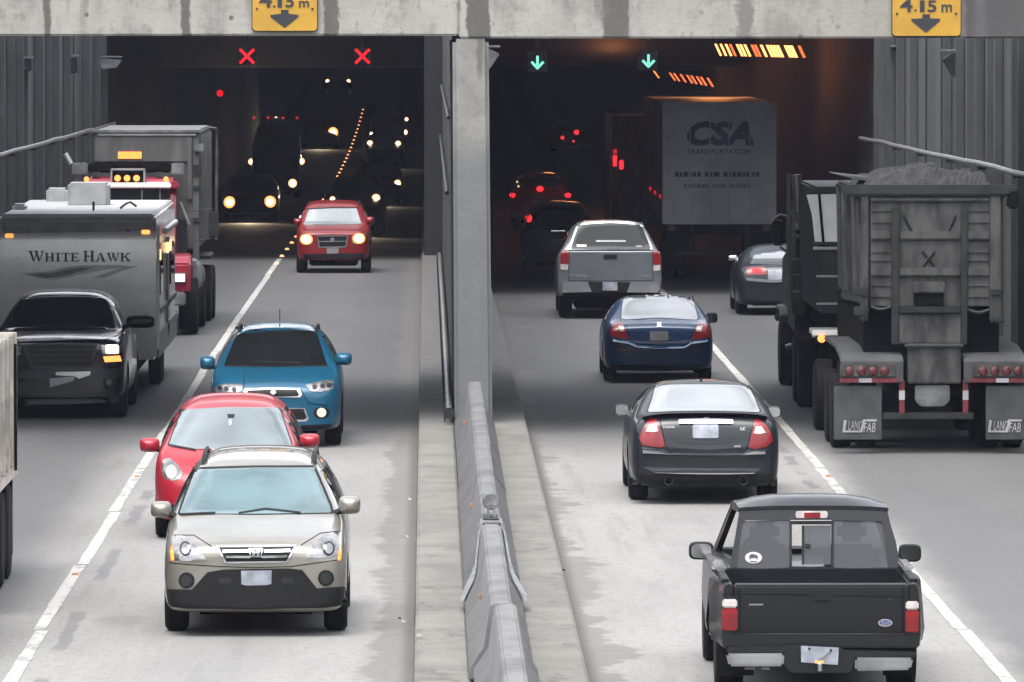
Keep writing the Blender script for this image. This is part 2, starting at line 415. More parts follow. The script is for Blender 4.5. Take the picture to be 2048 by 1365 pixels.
def line_mat():
    m, nt, b = newmat('worn_lane_paint')
    co = coords(nt, (1, .25, 1)); n = noise(nt, co, 6, 6, .7); n2 = noise(nt, coords(nt, (1, .08, 1)), 1.6, 3)
    x, y, z = xyz(nt, coords(nt))
    base = mixc(nt, ((n * .7 + n2 * .3)).step(.50, .60) * .85, (.33, .325, .305), (.17, .166, .16))
    base = mixc(nt, y.step(120, 175) * .5, base, (.28, .28, .29))
    nt.links.new(base, b.inputs['Base Color']); b.inputs['Roughness'].default_value = .7
    return m
M['line'] = line_mat()
def lane_line(x):
    mb = MB(); ds = [30 + 1.0*i for i in range(170)]; r = random.Random(int(x*10))
    j = 0
    for i in range(len(ds)-1):
        if i % 9 == 0: j = r.uniform(-.02, .02)
        a, c = ds[i], ds[i+1] - (.10 if i % 9 == 8 else 0)
        w0 = .062 + r.uniform(-.006, .006)
        mb.add([(x-w0+j, a, zr(a)+.005), (x+w0+j, a, zr(a)+.005), (x+w0+j, c, zr(c)+.005), (x-w0+j, c, zr(c)+.005)], [(0,1,2,3)])
    o = mb.build('lane_marking', M['line'], smooth=0); o['kind'] = 'structure'
lane_line(LANE_L); lane_line(LANE_R)

# lane studs along both lines; the tunnel row's headlight reflection is painted as glow
M['stud'] = mat('lane_stud', (.5, .42, .3), .4, emit=(1, .36, .14), estr=.7)
M['stud_dull'] = mat('lane_stud_orange', (.33, .17, .09), .5, dirt=.3)
def stud(x, d, m, grp, lab):
    z = zr(d) + .005; r = .04 if d < 190 else .06; hh = .02 if d < 190 else .045
    o = MB().prism([(-r, 0), (r, 0), (r*.55, hh), (-r*.55, hh)], 'y', -.06, .06).build('lane_stud', m, smooth=0)
    o.location = (x, d, z); tag(o, lab, 'lane stud', grp)
for i in range(38):
    d = 186 + i*7.4
    stud(LANE_L, d, M['stud'], 'studs with painted glow along the lane line in the tunnel', 'small stud with painted glow in the dotted row climbing through the dark tunnel')
for x, ds_ in ((LANE_L, (64.5, 82.4, 100)), (LANE_R, (92, 100))):
    for d in ds_: stud(x + .0, d, M['stud_dull'], 'orange studs on the white lane lines', 'small orange stud set in a worn white lane line')

# ------------------------------------------------------------------ side retaining walls
def wall_extra(nt, base, co, a, s):
    x, y, z = xyz(nt, co)
    return mixc(nt, noise(nt, coords(nt, (1, .5, .05)), 1.4, 4).step(.42, .62) * .75, base, (.014, .0145, .016))
M['wall'] = concrete('grimy_wall_concrete', (.046, .047, .05), (.022, .023, .025), (2.5, .9, .12), .5, extra=wall_extra)
M['wall_rib'] = concrete('wall_rib_concrete', (.055, .056, .059), (.028, .029, .031), (3, 3, .15), .7)
ztop = curve([(-60, .6), (20, .6), (60, 2.6), (110, 5.6), (165, 8.2), (210, 8.4)])
def retaining_wall(x, side, d1, label):
    r = root('retaining_wall', (x, 60, 0), label, 'wall')
    ds = [-60 + 5*i for i in range(int((d1 + 60) / 5) + 1)] + [d1]
    mb = MB(); t = .5*side
    mb.add([(xx, d, zz(d)) for d in ds for xx, zz in ((x, lambda d: zr(d) - .4), (x, ztop), (x + t, ztop), (x + t, lambda d: zr(d) - .4))],
           [(i*4+k, i*4+(k+1) % 4, (i+1)*4+(k+1) % 4, (i+1)*4+k) for i in range(len(ds)-1) for k in range(4)] + [(0,1,2,3), tuple((len(ds)-1)*4 + k for k in range(4))])
    mb.build('wall_panel', M['wall'], r, smooth=30)
    d = 114.0
    while d < d1 - .3:
        wdt = rnd.choice((.16, .25, .9, 1.4, .2)); out = rnd.uniform(.12, .2) if wdt < .5 else rnd.uniform(.04, .08)
        MB().box(*sorted((x - side*out, x - side*.002)), d, d + wdt, zr(d) - .2, min(ztop(d) - .3, 6.6)).build('rib', M['wall_rib'], r, bevel=.02)
        d += wdt + rnd.choice((1.4, 2.4, 3.2))
    zc = lambda d: 3.38 - (d - 120) * .0028
    pts = [(x - side*.28, d, zc(d) + rnd.uniform(-.015, .015)) for d in [112 + 4*i for i in range(int((d1 - 112)/4) + 1)]]
    MB().tube(pts, .045, 8).build('conduit', M['steel'], r)
    for d in range(116, int(d1), 8):
        MB().box(*sorted((x - side*.30, x - side*.001)), d, d + .06, zc(d) - .1, zc(d) - .046).build('conduit_bracket', M['dark_steel'], r)
    return r
retaining_wall(WL, -1, D_PL, 'tall ribbed dark concrete wall beside the oncoming lanes, conduit along it')
retaining_wall(WR, 1, D_PR, 'tall ribbed dark concrete wall beside the outgoing lanes, behind the gravel dump trailer')
gz = lambda d: ztop(d)
M['ground'] = mat('verge_earth', (.07, .075, .05), .95, dirt=.5, dscale=.3, bump=.5)
strip('ground', [-500, -60, WL - .5], [-60 + 15*i for i in range(28)], lambda x, d: ztop(d) - .02, M['ground'])
strip('ground', [WR + .5, 60, 500], [-60 + 15*i for i in range(28)], lambda x, d: ztop(d) - .02, M['ground'])
strip('ground', [-500, WL-.5, 0, WR+.5, 500], [D_PL + 6, 345, 700, 1500], lambda x, d: 8.38, M['ground'])

# hillside added unseen behind the viewpoint to block bright horizon reflections
M['added_hill'] = mat('added_hillside', (.022, .028, .016), .95, dirt=.5, dscale=.08, bump=.6)
hr = random.Random(5)
hb = MB(); nx, ny = 40, 8
hb.add([(-500 + 1000*i/(nx-1), -70 - 22*j - (hr.uniform(0, 6) if j else 0), .5 + 34*(j/(ny-1))**.7 + (hr.uniform(-2, 3) if j else 0)) for j in range(ny) for i in range(nx)], [(j*nx+i, j*nx+i+1, (j+1)*nx+i+1, (j+1)*nx+i) for j in range(ny-1) for i in range(nx-1)])
hb.build('added_hill', M['added_hill'], smooth=60)['kind'] = 'structure'
# ------------------------------------------------------------------ overhead crossing
def beam_extra(nt, base, co, a, s):
    x, y, z = xyz(nt, co)
    wob = (noise(nt, coords(nt, (1, 1, 1)), 5.0, 5, .7) - .5) * .16
    pr = [(95, 7), (372, 9), (663, 15), (957, 24), (1232, 26)]
    for px_, wpx in pr:
        c = P(px_, 40, BEAM_D).x; hw = wpx / 145.0
        f = (x - c + wob * (.4 + wpx/30) + (z - 5.6) * .03).abs().step(hw + .02, hw - .02)
        base = mixc(nt, f * .93, base, (.062, .058, .053))
        base = mixc(nt, (x - c + wob * 2).abs().step(hw + .25, hw) * noise(nt, coords(nt, (4, 4, .5)), 1.5, 4).step(.5, .7) * .5, base, (.10, .095, .085))
    # mottled grey patches and rust-brown weathering
    big = noise(nt, coords(nt, (1, 1, .8)), 1.1, 6, .65)
    base = mixc(nt, big.step(.5, .64) * .65, base, (.115, .115, .11))
    base = mixc(nt, noise(nt, coords(nt, (2.2, 1, .18)), 1.6, 5, .65).step(.54, .68) * z.step(5.5, 6.4) * .75, base, (.075, .073, .068))
    base = mixc(nt, noise(nt, coords(nt, (2, 1, 1.2)), 4.0, 6, .75).step(.55, .66) * .6, base, (.10, .097, .09))
    c = P(1490, 40, BEAM_D).x
    base = mixc(nt, (x - c + wob * 2).abs().step(.16, .06) * .7, base, (.06, .06, .06))
    base = mixc(nt, x.step(3.0, 7.0) * .4, base, (.17, .155, .125))
    base = mixc(nt, (x + wob).step(P(1918, 40, BEAM_D).x, P(1936, 40, BEAM_D).x) * .9, base, (.034, .0345, .036))
    base = mixc(nt, (x - P(1960, 40, BEAM_D).x + wob).abs().step(.15, .03) * s.step(.3, .5) * .5, base, (.09, .09, .09))
    return base
M['beam'] = concrete('stained_pale_concrete', (.27, .262, .236), (.19, .185, .168), (3, 3, .3), 1.2, pits=.9, amt=.8, extra=beam_extra)
BZ = zat(75, BEAM_D)
ov = root('overpass', (0, BEAM_D, 0), 'pale stained concrete crossing spanning both roadways on a middle pier', 'overpass')
# two edge beams meet over the pier, their undersides at slightly different heights
MB().box(WL - 2.2, P(917, 40, BEAM_D).x, BEAM_D, BEAM_D + .9, BZ + .02, BZ + 1.75).build('edge_beam', M['beam'], ov, bevel=.025)
MB().box(P(917, 40, BEAM_D).x + .004, WR + 2.2, BEAM_D + .003, BEAM_D + .9, BZ - .015, BZ + 1.75).build('edge_beam', M['beam'], ov, bevel=.025)
M['deck'] = concrete('deck_concrete', (.22, .22, .21), (.13, .13, .13))
MB().box(WL - 2.2, WR + 2.2, BEAM_D + .905, BEAM_D + 12.2, BZ + .35, BZ + 1.2).build('deck', M['deck'], ov)
MB().box(WL - 2.2, WR + 2.2, BEAM_D + 12.204, BEAM_D + 13, BZ + .1, BZ + 1.75).build('rear_beam', M['deck'], ov, bevel=.02)
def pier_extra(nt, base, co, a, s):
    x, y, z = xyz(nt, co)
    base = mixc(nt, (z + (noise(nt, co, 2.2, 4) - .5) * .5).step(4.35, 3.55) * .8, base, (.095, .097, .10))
    return mixc(nt, (x - .745 + (z - 5.2) * -.1 + (a - .5) * .2).abs().step(.055, .02) * z.step(4.8, 5.1) * .85, base, (.09, .085, .08))
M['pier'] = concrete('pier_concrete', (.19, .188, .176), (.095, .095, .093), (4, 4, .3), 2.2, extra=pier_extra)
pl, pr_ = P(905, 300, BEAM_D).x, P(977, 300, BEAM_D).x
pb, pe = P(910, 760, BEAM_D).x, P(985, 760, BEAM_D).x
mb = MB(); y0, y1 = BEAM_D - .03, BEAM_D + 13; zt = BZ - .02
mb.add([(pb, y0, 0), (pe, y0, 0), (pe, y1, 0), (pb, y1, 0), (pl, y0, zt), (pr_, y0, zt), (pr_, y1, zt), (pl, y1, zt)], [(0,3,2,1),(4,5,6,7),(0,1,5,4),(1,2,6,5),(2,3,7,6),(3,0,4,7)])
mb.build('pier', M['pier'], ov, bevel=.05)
# dividing wall running on from the pier to the tunnel
mw = root('dividing_wall', (.63, 123, 0), 'dark concrete wall between the carriageways behind the pale pier, pipe on its flank', 'wall')
MB().add([(x, d, z) for d, in ((BEAM_D + 13.01,), (D_PL - 1.2,)) for x, z in ((.40, -.3), (.40, 6.2), (.90, 6.2), (.90, -.3))], [(0,1,2,3),(4,7,6,5),(0,4,5,1),(1,5,6,2),(2,6,7,3),(3,7,4,0)]).build('wall_panel', M['wall'], mw)
# service pipe with clamps along the pier foot and wall
sp = root('service_pipe', (.31, 110, .16), 'long pale pipe with dark clamps lying along the foot of the pier', 'pipe')
ds = [109.6 + 4*i for i in range(21)]
MB().tube([(.315, d, zr(d) + .34) for d in ds], .045, 10).build('pipe', M['steel'], sp)
MB().lathe([(-.06, .045), (-.06, .08), (-.02, .08), (-.02, .045)], (.315, 109.58, .34), 'y', 14).build('end_flange', M['dark_steel'], sp)
d = 110.4
while d < 188:
    MB().box(.245, .268, d, d + .12, zr(d) + .17, zr(d) + .42).build('clamp', M['dark_steel'], sp); d += 1.9
cb = root('service_cable', (.375, 111, 4), 'thin dark conduit hung high on the flank of the dividing wall', 'conduit')
MB().tube([(.33, 126 + 5*i, 3.0 + .03*math.sin(i*1.7)) for i in range(13)], .035, 8).build('conduit', M['dark_steel'], cb)
for z in (4.2,):
    MB().tube([(.35, 126 + 5*i, z + .02*math.sin(i*2.1+z)) for i in range(13)], .03, 8).build('conduit', M['dark_steel'], cb)

# clearance signs
def clearance_sign(x0, x1, yb, label, glyphs, arrow):
    d = BEAM_D - .07; a, b = P(x0, yb, d), P(x1, yb, d); cx = (a.x + b.x)/2; wd = b.x - a.x; z0 = a.z; z1 = z0 + wd*1.12
    r = root('clearance_sign', (cx, BEAM_D, z0), label, 'sign', 'yellow clearance signs on the overpass')
    bd = MB().prism([(p[0], p[1]) for p in rect(a.x, b.x, z0, z1, .05)], 'y', d, d + .05).build('sign_panel', M['sign_yellow'], r, smooth=0)
    fr = MB(); o = rect(a.x - .012, b.x + .012, z0 - .012, z1 + .012, .055); n = len(o)
    MB().prism(o, 'y', d + .012, d + .045).build('sign_rim', M['sign_black'], r, smooth=0)
    bv = bvh_of(bd)
    for (s, gx0, gx1, gy0, gy1) in glyphs: letters(s, gx0, gx1, gy0, gy1, M['sign_black'], r, bv, bold=.012, name='figure')
    patch(arrow, 'arrow', M['sign_black'], r, bv, th=.014, st=6, smooth=0)
    for sx in (x0 + 9, x1 - 9): patch(circ(sx, yb - 44, 2.2), 'bolt', M['dark_steel'], r, bv, off=.012, st=2)
clearance_sign(505, 634, 62, 'yellow 4.15 m clearance sign with down arrow above the red crosses',
    [('4', 518, 544, -14, 15), ('.', 546, 551, 11, 15), ('1', 555, 564, -10, 15), ('5', 571, 588, -10, 15), ('m', 598, 618, 2, 15)],
    [(562, 20), (577, 20), (577, 28), (597, 30), (597, 34), (569, 56), (541, 34), (541, 30), (562, 28)])
clearance_sign(1785, 1921, 72, 'yellow 4.15 m clearance sign with down arrow above the gravel dump trailer',
    [('4', 1800, 1825, -4, 24), ('.', 1829, 1833, 19, 23), ('1', 1840, 1849, 1, 24), ('5', 1855, 1873, 1, 24), ('m', 1883, 1904, 9, 24)],
    [(1845, 29), (1860, 29), (1860, 37), (1880, 38), (1880, 42), (1852, 66), (1823, 42), (1823, 38), (1845, 37)])

# ------------------------------------------------------------------ tunnel
M['dark_end'] = concrete('dark_end_concrete', (.013, .013, .015), (.007, .007, .008), (3, 3, .2), .8)  # very dark concrete for the end face of the dividing wall
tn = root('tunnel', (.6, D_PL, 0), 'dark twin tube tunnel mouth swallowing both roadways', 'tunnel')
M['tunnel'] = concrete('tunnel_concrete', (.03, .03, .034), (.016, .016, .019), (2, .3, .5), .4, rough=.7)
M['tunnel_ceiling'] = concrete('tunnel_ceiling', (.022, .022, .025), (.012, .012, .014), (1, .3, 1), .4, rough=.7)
cl = curve([(D_PL, 5.4), (214, 5.3), (219, 4.5), (260, 4.25), (300, 4.1), (370, 4.25), (420, 4.7), (455, 5.3), (490, 6.0), (520, 6.9), (560, 8.3), (660, 12.6)])
crr = curve([(D_PR, 5.45), (228, 5.35), (233, 4.5), (260, 4.25), (300, 4.1), (370, 4.25), (420, 4.7), (455, 5.3), (490, 6.0), (520, 6.9), (560, 8.3), (660, 12.6)])
def tube_half(xa, xb, d0, cf):
    ds = [d0 + i*6 for i in range(int((650 - d0)/6) + 1)]
    for x in (xa, xb):
        mb = MB(); mb.add([(x, d, z) for d in ds for z in (zr(d) - .1, cf(d) + .1)], [(i*2, i*2+1, i*2+3, i*2+2) for i in range(len(ds)-1)])
        mb.build('tunnel_wall', M['tunnel'], tn, smooth=60)
    mb = MB(); mb.add([(x, d, cf(d)) for d in ds for x in (xa, xb)], [(i*2, i*2+1, i*2+3, i*2+2) for i in range(len(ds)-1)])
    mb.build('tunnel_ceiling', M['tunnel_ceiling'], tn, smooth=60)
    MB().box(xa - .1, xb + .1, ds[-1], ds[-1] + .4, zr(ds[-1]) - 3, 14).build('tunnel_end', M['tunnel'], tn)
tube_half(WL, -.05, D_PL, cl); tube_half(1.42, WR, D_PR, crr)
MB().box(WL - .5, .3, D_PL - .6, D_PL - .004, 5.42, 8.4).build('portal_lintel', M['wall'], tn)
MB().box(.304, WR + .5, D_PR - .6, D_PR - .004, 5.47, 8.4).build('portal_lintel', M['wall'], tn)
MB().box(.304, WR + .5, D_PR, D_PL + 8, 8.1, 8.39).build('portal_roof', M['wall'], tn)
MB().box(-.045, 1.41, D_PL - 1.19, D_PL - .62, -.6, 5.41).build('dividing_wall_end', M['dark_end'], tn, smooth=0)

# lane control signals at the mouths
def signal(px_, py, d, kind, label):
    c = P(px_, py, d); k = d / F
    r = root('lane_signal', (c.x, d, c.z), label, 'lane signal', 'lit lane control signals over the tunnel lanes')
    MB().box(c.x - .21, c.x + .21, d + .01, d + .16, c.z - .21, c.z + .21).build('signal_box', M['dark'], r, bevel=.02)
    MB().box(c.x - .03, c.x + .03, d + .05, d + .11, c.z + .212, c.z + .72).build('hanger', M['dark'], r)
    mb = MB(); t = .024
    if kind == 'x':
        a = 14*k
        for s in (1, -1):
            mb.add([(c.x - a + sx*t, y, c.z - s*a - s*sx*t) if e == 0 else (c.x + a + sx*t, y, c.z + s*a - s*sx*t) for y in (d - .012 - .002*s, d + .009) for e, sx in ((0, -1), (0, 1), (1, 1), (1, -1))],
                   [(0,1,2,3), (4,7,6,5), (0,4,5,1), (1,5,6,2), (2,6,7,3), (3,7,4,0)])
        mb.build('lit_cross', M['lit_signal_red'], r, smooth=0)
    else:
        mb.box(c.x - 2.6*k, c.x + 2.6*k, d - .014, d + .009, c.z - 6*k, c.z + 13*k)
        for s in (1, -1):
            a, b = (c.x + s*12*k, c.z + 1*k), (c.x, c.z - 13*k); n_ = Vector((b[1]-a[1], 0, a[0]-b[0])).normalized() * 2.6*k * s
            q = [(a[0] + n_.x, a[1] + n_.z), (a[0] - n_.x, a[1] - n_.z), (b[0] - n_.x*.2, b[1] - n_.z*1.2), (b[0], b[1] + 5*k)]
            mb.prism(q, 'y', d - .012 - .001*s, d + .008)
        mb.build('lit_arrow', M['lit_signal_green'], r, smooth=0)
signal(494, 113, D_PL - 1.2, 'x', 'glowing red cross above the red dump truck lane')
signal(725, 113, D_PL - 1.2, 'x', 'glowing red cross beside the pier above the dark red vehicle lane')
signal(1075, 125, D_PR - 1.2, 'a', 'glowing green down arrow above the grey capped pickup lane')
signal(1297, 122, D_PR - 1.2, 'a', 'glowing green down arrow above the white box trailer lane')
c = P(440, 187, 250)
MB().lathe([(-.05, .05), (-.05, .10), (.05, .10), (.05, .05)], c, 'y', 12).build('warning_lamp', M['lit_signal_red'])
tag(bpy.data.objects['warning_lamp'], 'small round red lamp deep in the tunnel above the red dump truck', 'lamp')

# tunnel luminaires, slanting bars in two rows
def bar_lamp(px_, py, d, h, m, grp, lab):
    a, b = P(px_ - 5, py - h/2, d), P(px_ + 6, py + h/2, d); t = .032
    o = MB().add([(p.x + sx*t, p.y + sy*.05, p.z) for p in (a, b) for sx, sy in ((-1,-1),(1,-1),(1,1),(-1,1))], [(0,1,2,3),(7,6,5,4),(0,4,5,1),(1,5,6,2),(2,6,7,3),(3,7,4,0)])
    o = o.build('tunnel_lamp', m, smooth=0)
    tag(o, lab, 'tunnel lamp', grp)
for i, t in enumerate([0, .06, .12, .17, .25, .29, .34, .42, .46, .53, .60, .64, .68, .72, .81, .85, .88, .97]):
    px_ = 1436 + 172*t; s = (px_ - 852)/8.3; d = F/s
    bar_lamp(px_, 100 + 4*t, d, 24, M['lit_sodium'] if i not in (3, 7, 8, 17) else M['lit_sodium_dim'], 'near row of orange ceiling lamps', 'slanting orange lamp bar in the bright row under the crossing')
for i, t in enumerate([0, .3, .38, .5, .62, .7, .8, .88, 1]):
    px_ = 1312 + 108*t; s = (px_ - 852)/8.3; d = F/s
    bar_lamp(px_, 149 + 16*t, d, 15 + 3*t, M['lit_sodium_dim'] if i != 0 else M['lens_amber'], 'far row of orange ceiling lamps', 'slanting orange lamp bar in the dim row above the white box trailer')

# floodlights on walls and divider
def floodlight(poly, d0, d1, label, x_mount, m='steel'):
    """housing drawn from its outline at distance d0, run back to d1, with lit-side hood and an arm to its mount"""
    c = [P(x, y, d0) for x, y in poly]; cx = sum(p.x for p in c)/len(c); cz = sum(p.z for p in c)/len(c)
    r = root('floodlight', (cx, d0, cz), label, 'floodlight', 'floodlights mounted at the tunnel approach')
    MB().prism([(p.x, p.z) for p in c], 'y', d0, d1).build('housing', M[m], r, bevel=.015)
    z1 = max(p.z for p in c)
    MB().box(min(p.x for p in c) - .01, max(p.x for p in c) + .01, d0 - .02, d1 + .02, z1 + .003, z1 + .04).build('hood', M['steel'], r, bevel=.01)
    MB().tube([(cx, (d0 + d1)/2, cz), (x_mount, (d0 + d1)/2, cz - .12)], .03, 8).build('arm', M['dark_steel'], r)
floodlight([(866, 98), (902, 94), (903, 118), (862, 121)], 196, 196.6, 'pale box floodlight on the tunnel side of the middle pier', .2)
floodlight([(974, 96), (1000, 108), (977, 142)], 140, 140.5, 'pale tilted floodlight sticking out beyond the pier over the outgoing lanes', .6)
floodlight([(1888, 118), (1920, 104), (1941, 122), (1918, 156), (1908, 154)], 140, 140.7, 'dark wedge floodlight on the ribbed wall under the yellow sign', WR, 'dark_steel')
floodlight([(1781, 107), (1806, 95), (1809, 99), (1800, 132), (1790, 134)], 160, 160.5, 'dark floodlight with bright hood near the outgoing tunnel mouth', WR, 'dark_steel')
floodlight([(124, 120), (153, 114), (155, 146), (135, 150)], 176, 176.6, 'dark box floodlight on the oncoming side wall away from the mouth', WL, 'dark_steel')
floodlight([(190, 116), (243, 120), (232, 136), (205, 139)], 192, 192.7, 'grey floodlight with pale hood at the corner of the oncoming tunnel mouth', WL, 'steel')
floodlight([(44, 122), (62, 118), (64, 140), (50, 146)], 157, 157.5, 'dark floodlight on the oncoming side wall farthest from the mouth', WL, 'dark_steel')

# ------------------------------------------------------------------ median barrier, one object per precast length
def barrier(d0, d1, x, mtl, label, zt=.81):
    r = root('median_barrier', (x, (d0+d1)/2, .16), label, 'concrete barrier', 'precast barriers down the median')
    pf = [(-.27, .0), (-.27, .10), (-.15, .28), (-.10, zt - .16 - .03), (-.075, zt - .16), (.075, zt - .16), (.10, zt - .19), (.15, .28), (.27, .10), (.27, .0)]
    MB().prism([(x + p[0], .162 + p[1]) for p in pf], 'y', d0, d1).build('barrier_body', M[mtl], r, bevel=.012)
    return r
barrier(93.0, 108.8, .655, 'barrier', 'concrete barrier ending against the foot of the middle pier')
b2 = barrier(78.2, 92.97, .645, 'barrier', 'concrete barrier with a bolted metal bracket standing on its near end')
barrier(67.4, 78.17, .635, 'barrier_pale', 'pale concrete barrier gripped by the long steel strap clamps')
barrier(52.0, 67.37, .67, 'barrier_pale', 'pale concrete barrier nearest the camera at the bottom edge')
sc_ = root('barrier_clamp', (.64, 78, .16), 'steel strap clamp straddling the joint between two barriers', 'clamp')
for s in (-1, 1):
    pts = [(.64 + s*.085, 78.1, .80), (.64 + s*.115, 77.9, .74), (.64 + s*.165, 76.4, .46), (.64 + s*.185, 75.9, .42), (.64 + s*.29, 75.0, .28)]
    v = []
    for (x, y, z) in pts: v += [(x, y, z), (x + s*.02, y, z), (x + s*.02, y + .5, z + .03), (x, y + .5, z + .03)]
    f = [(i*4+k, i*4+(k+1) % 4, (i+1)*4+(k+1) % 4, (i+1)*4+k) for i in range(len(pts)-1) for k in range(4)] + [(0,1,2,3), tuple(len(v)-4+k for k in range(4))]
    MB().add(v, f).build('strap', M['steel'], sc_)
MB().box(.55, .73, 78.0, 78.25, .812, .835).build('clamp_plate', M['steel'], sc_, bevel=.005)
bl = root('barrier_bracket', (.64, 79, .81), 'round metal eye bracket bolted on top of a barrier', 'bracket')
MB().box(.56, .71, 78.35, 79.2, .812, .84).build('base_plate', M['dark_steel'], bl, bevel=.005)
MB().box(.60, .625, 78.7, 79.0, .841, .96).build('post', M['steel'], bl); MB().box(.66, .685, 78.7, 79.0, .841, .96).build('post', M['steel'], bl)
MB().lathe([(-.02, .045), (-.02, .075), (.0, .085), (.03, .075), (.03, .045)], (.642, 78.85, .985), 'y', 18).build('eye', M['steel'], bl)
for d, x, z in ((101, .50, .62), (84, .49, .60), (70.5, .49, .62)):
    o = MB().box(x - .03, x, d, d + .06, z, z + .05).build('barrier_reflector', M['stud_dull'], bevel=.008)
    tag(o, 'small orange reflector on the oncoming face of the median barrier', 'reflector', 'reflectors on the barrier')

# litter and debris in the gutters
M['litter'] = mat('litter', (.30, .29, .27), .8, dirt=.5, dscale=20)
for i, (px_, py) in enumerate(((800, 1240), (806, 1246), (838, 1310), (1128, 1143), (812, 1075), (818, 1000))):
    d = dcontact(py); p = P(px_, py, d); zz = .162 if -.12 < p.x < 1.4 else .0
    o = MB().add([(p.x + rnd.uniform(-.02, .02), d + rnd.uniform(-.1, .1), zz + .004), (p.x + .035, d - .05, zz + .006), (p.x + .025, d + .1, zz + .012), (p.x - .025, d + .1, zz + .01), (p.x, d + .02, zz + .03)], [(0,1,4),(1,2,4),(2,3,4),(3,0,4)]).build('litter', M['litter'], smooth=0)
    tag(o, 'small crumpled scrap of litter in the gutter', 'litter', 'scraps of litter along the median', 'thing')
# thin exhaust haze hanging over the approach and in the tunnel
hz, nt, b = newmat('exhaust_haze'); nt.nodes.remove(b)
pv = nt.nodes.new('ShaderNodeVolumePrincipled'); pv.inputs['Density'].default_value = HAZE; pv.inputs['Color'].default_value = (.70, .74, 1, 1); pv.inputs['Anisotropy'].default_value = 0
nt.links.new(pv.outputs[0], nt.nodes['Material Output'].inputs['Volume'])
o = MB().box(-520, 520, -260, 1520, -2.5, 44).build('haze', hz, smooth=0); o['kind'] = 'stuff'
# ================================================================== CARS
def wheel(parent, xo, y, z0, r, wd, side, rim='alloy', rr=.62, name='wheel'):
    """tyre outer face at xo; side +1/-1"""
    s = side
    rim_o = MB().lathe([(-s*.16, r*rr*.5), (-s*.06, r*rr), (-s*.02, r*rr), (-s*.025, r*rr*.9), (-s*.06, r*rr*.6), (-s*.05, r*.12), (-s*.03, r*.08)], (xo, y, z0 + r), 'x', 24).build(name, M[rim], parent)
    MB().lathe([(-s*wd, r*.6), (-s*wd, r*.90), (-s*(wd-.03), r*.985), (-s*wd*.7, r), (-s*wd*.3, r), (-s*.03, r*.985), (-s*.002, r*.9), (-s*.004, r*.62)], (xo, y, z0 + r), 'x', 32).build('tyre', M['rubber'], rim_o)
    return rim_o
class Car: pass
def ring(w, zb, zh, wr, zrf, zt):
    return [(0, zb), (w*.90, zb), (w*.985, zb + .05), (w, zb + (zh - zb)*.5), (w*.985, zh), (wr, zrf), (wr*.55, zt - .012), (0, zt)]
def car(name, label, cat, cx, yc, sg, wb, st, pnt, wr=.33, tw=.22, tr=None, rim='alloy', group=None, wells=True, dd=None):
    """sg -1: coming towards the camera; +1: going away. The axle nearer the camera touches the road at photo row yc."""
    d = dd or dcontact(yc); Y0 = d + wb/2; X0 = xat(cx, d); z0 = zr(Y0)
    c = Car(); c.d, c.X, c.Y, c.z, c.sg, c.wb, c.cx = d, X0, Y0, z0, sg, wb, cx
    c.root = root(name, (X0, Y0, z0), label, cat, group)
    mb = MB(); n = 14; rings = []
    for (ly, *a) in st:
        h = ring(*a); full = h + [(-x, z) for x, z in h[-2:0:-1]]
        rings.append([(X0 + x, Y0 + sg*ly, z0 + z) for x, z in full])
    vs = [v for R in rings for v in R]; fs = []
    for i in range(len(rings)-1):
        for k in range(n): fs.append((i*n+k, i*n+(k+1) % n, (i+1)*n+(k+1) % n, (i+1)*n+k))
    for e in (0, (len(rings)-1)*n):
        for k in range(7):
            q = [e+k, e+k+1, e+(n-k-1) % n, e+(n-k) % n]
            fs.append(tuple(dict.fromkeys(q)))
    mb.add(vs, fs)
    o = mb.build('body', M[pnt], c.root, subsurf=2, smooth=0)
    for p in o.data.polygons: p.use_smooth = True
    if tr is None: tr = max(s_[1] for s_ in st) - .02
    tr -= .02
    c.tr = tr
    if wells:
        cut = MB()
        for ly in (wb/2, -wb/2):
            for s in (1, -1):
                cut.lathe([(-s*.34, wr + .055), (s*.4, wr + .055)], (X0 + s*tr, Y0 + sg*ly, z0 + wr), 'x', 24)
        co = cut.build('cutter', M['dark'], c.root, smooth=0)
        b = o.modifiers.new('b', 'BOOLEAN'); b.operation = 'DIFFERENCE'; b.object = co; b.solver = 'EXACT'; b.material_mode = 'TRANSFER'
        dg = bpy.context.evaluated_depsgraph_get()
        me = bpy.data.meshes.new_from_object(o.evaluated_get(dg))
        bpy.data.objects.remove(co)
    else:
        dg = bpy.context.evaluated_depsgraph_get(); me = bpy.data.meshes.new_from_object(o.evaluated_get(dg))
    old = o.data; o.modifiers.clear(); o.data = me; bpy.data.meshes.remove(old); me.name = 'body'
    me.polygons.foreach_set('use_smooth', [True]*len(me.polygons)); me.set_sharp_from_angle(angle=math.radians(38))
    c.body = o; c.bvh = bvh_of(o)
    for ly in (wb/2, -wb/2):
        for s in (1, -1): wheel(c.root, X0 + s*tr, Y0 + sg*ly, zr(Y0 + sg*ly), wr, tw, s, rim)
    MB().box(X0 - tr + .3, X0 + tr - .3, Y0 - wb/2 - .3, Y0 + wb/2 + .3, z0 + .17, z0 + st[1][2] + .12).build('underbody', M['dark'], c.root, bevel=.03)
    return c
def pt(c, poly, name, m, off=.008, th=.02, st=None, parent=None):
    if name in ('windscreen', 'rear_window', 'canopy_window', 'canopy_surround', 'bumper_cladding'): st, off, th = 3.5, off + .008, .03
    return patch(poly, name, M[m], parent or c.root, c.bvh, off, th, st)
def both(c, poly, name, m, off=.008, th=.02, st=None, cx=None):
    return pt(c, poly, name, m, off, th, st), pt(c, mx(poly, cx or c.cx), name, m, off, th, st)
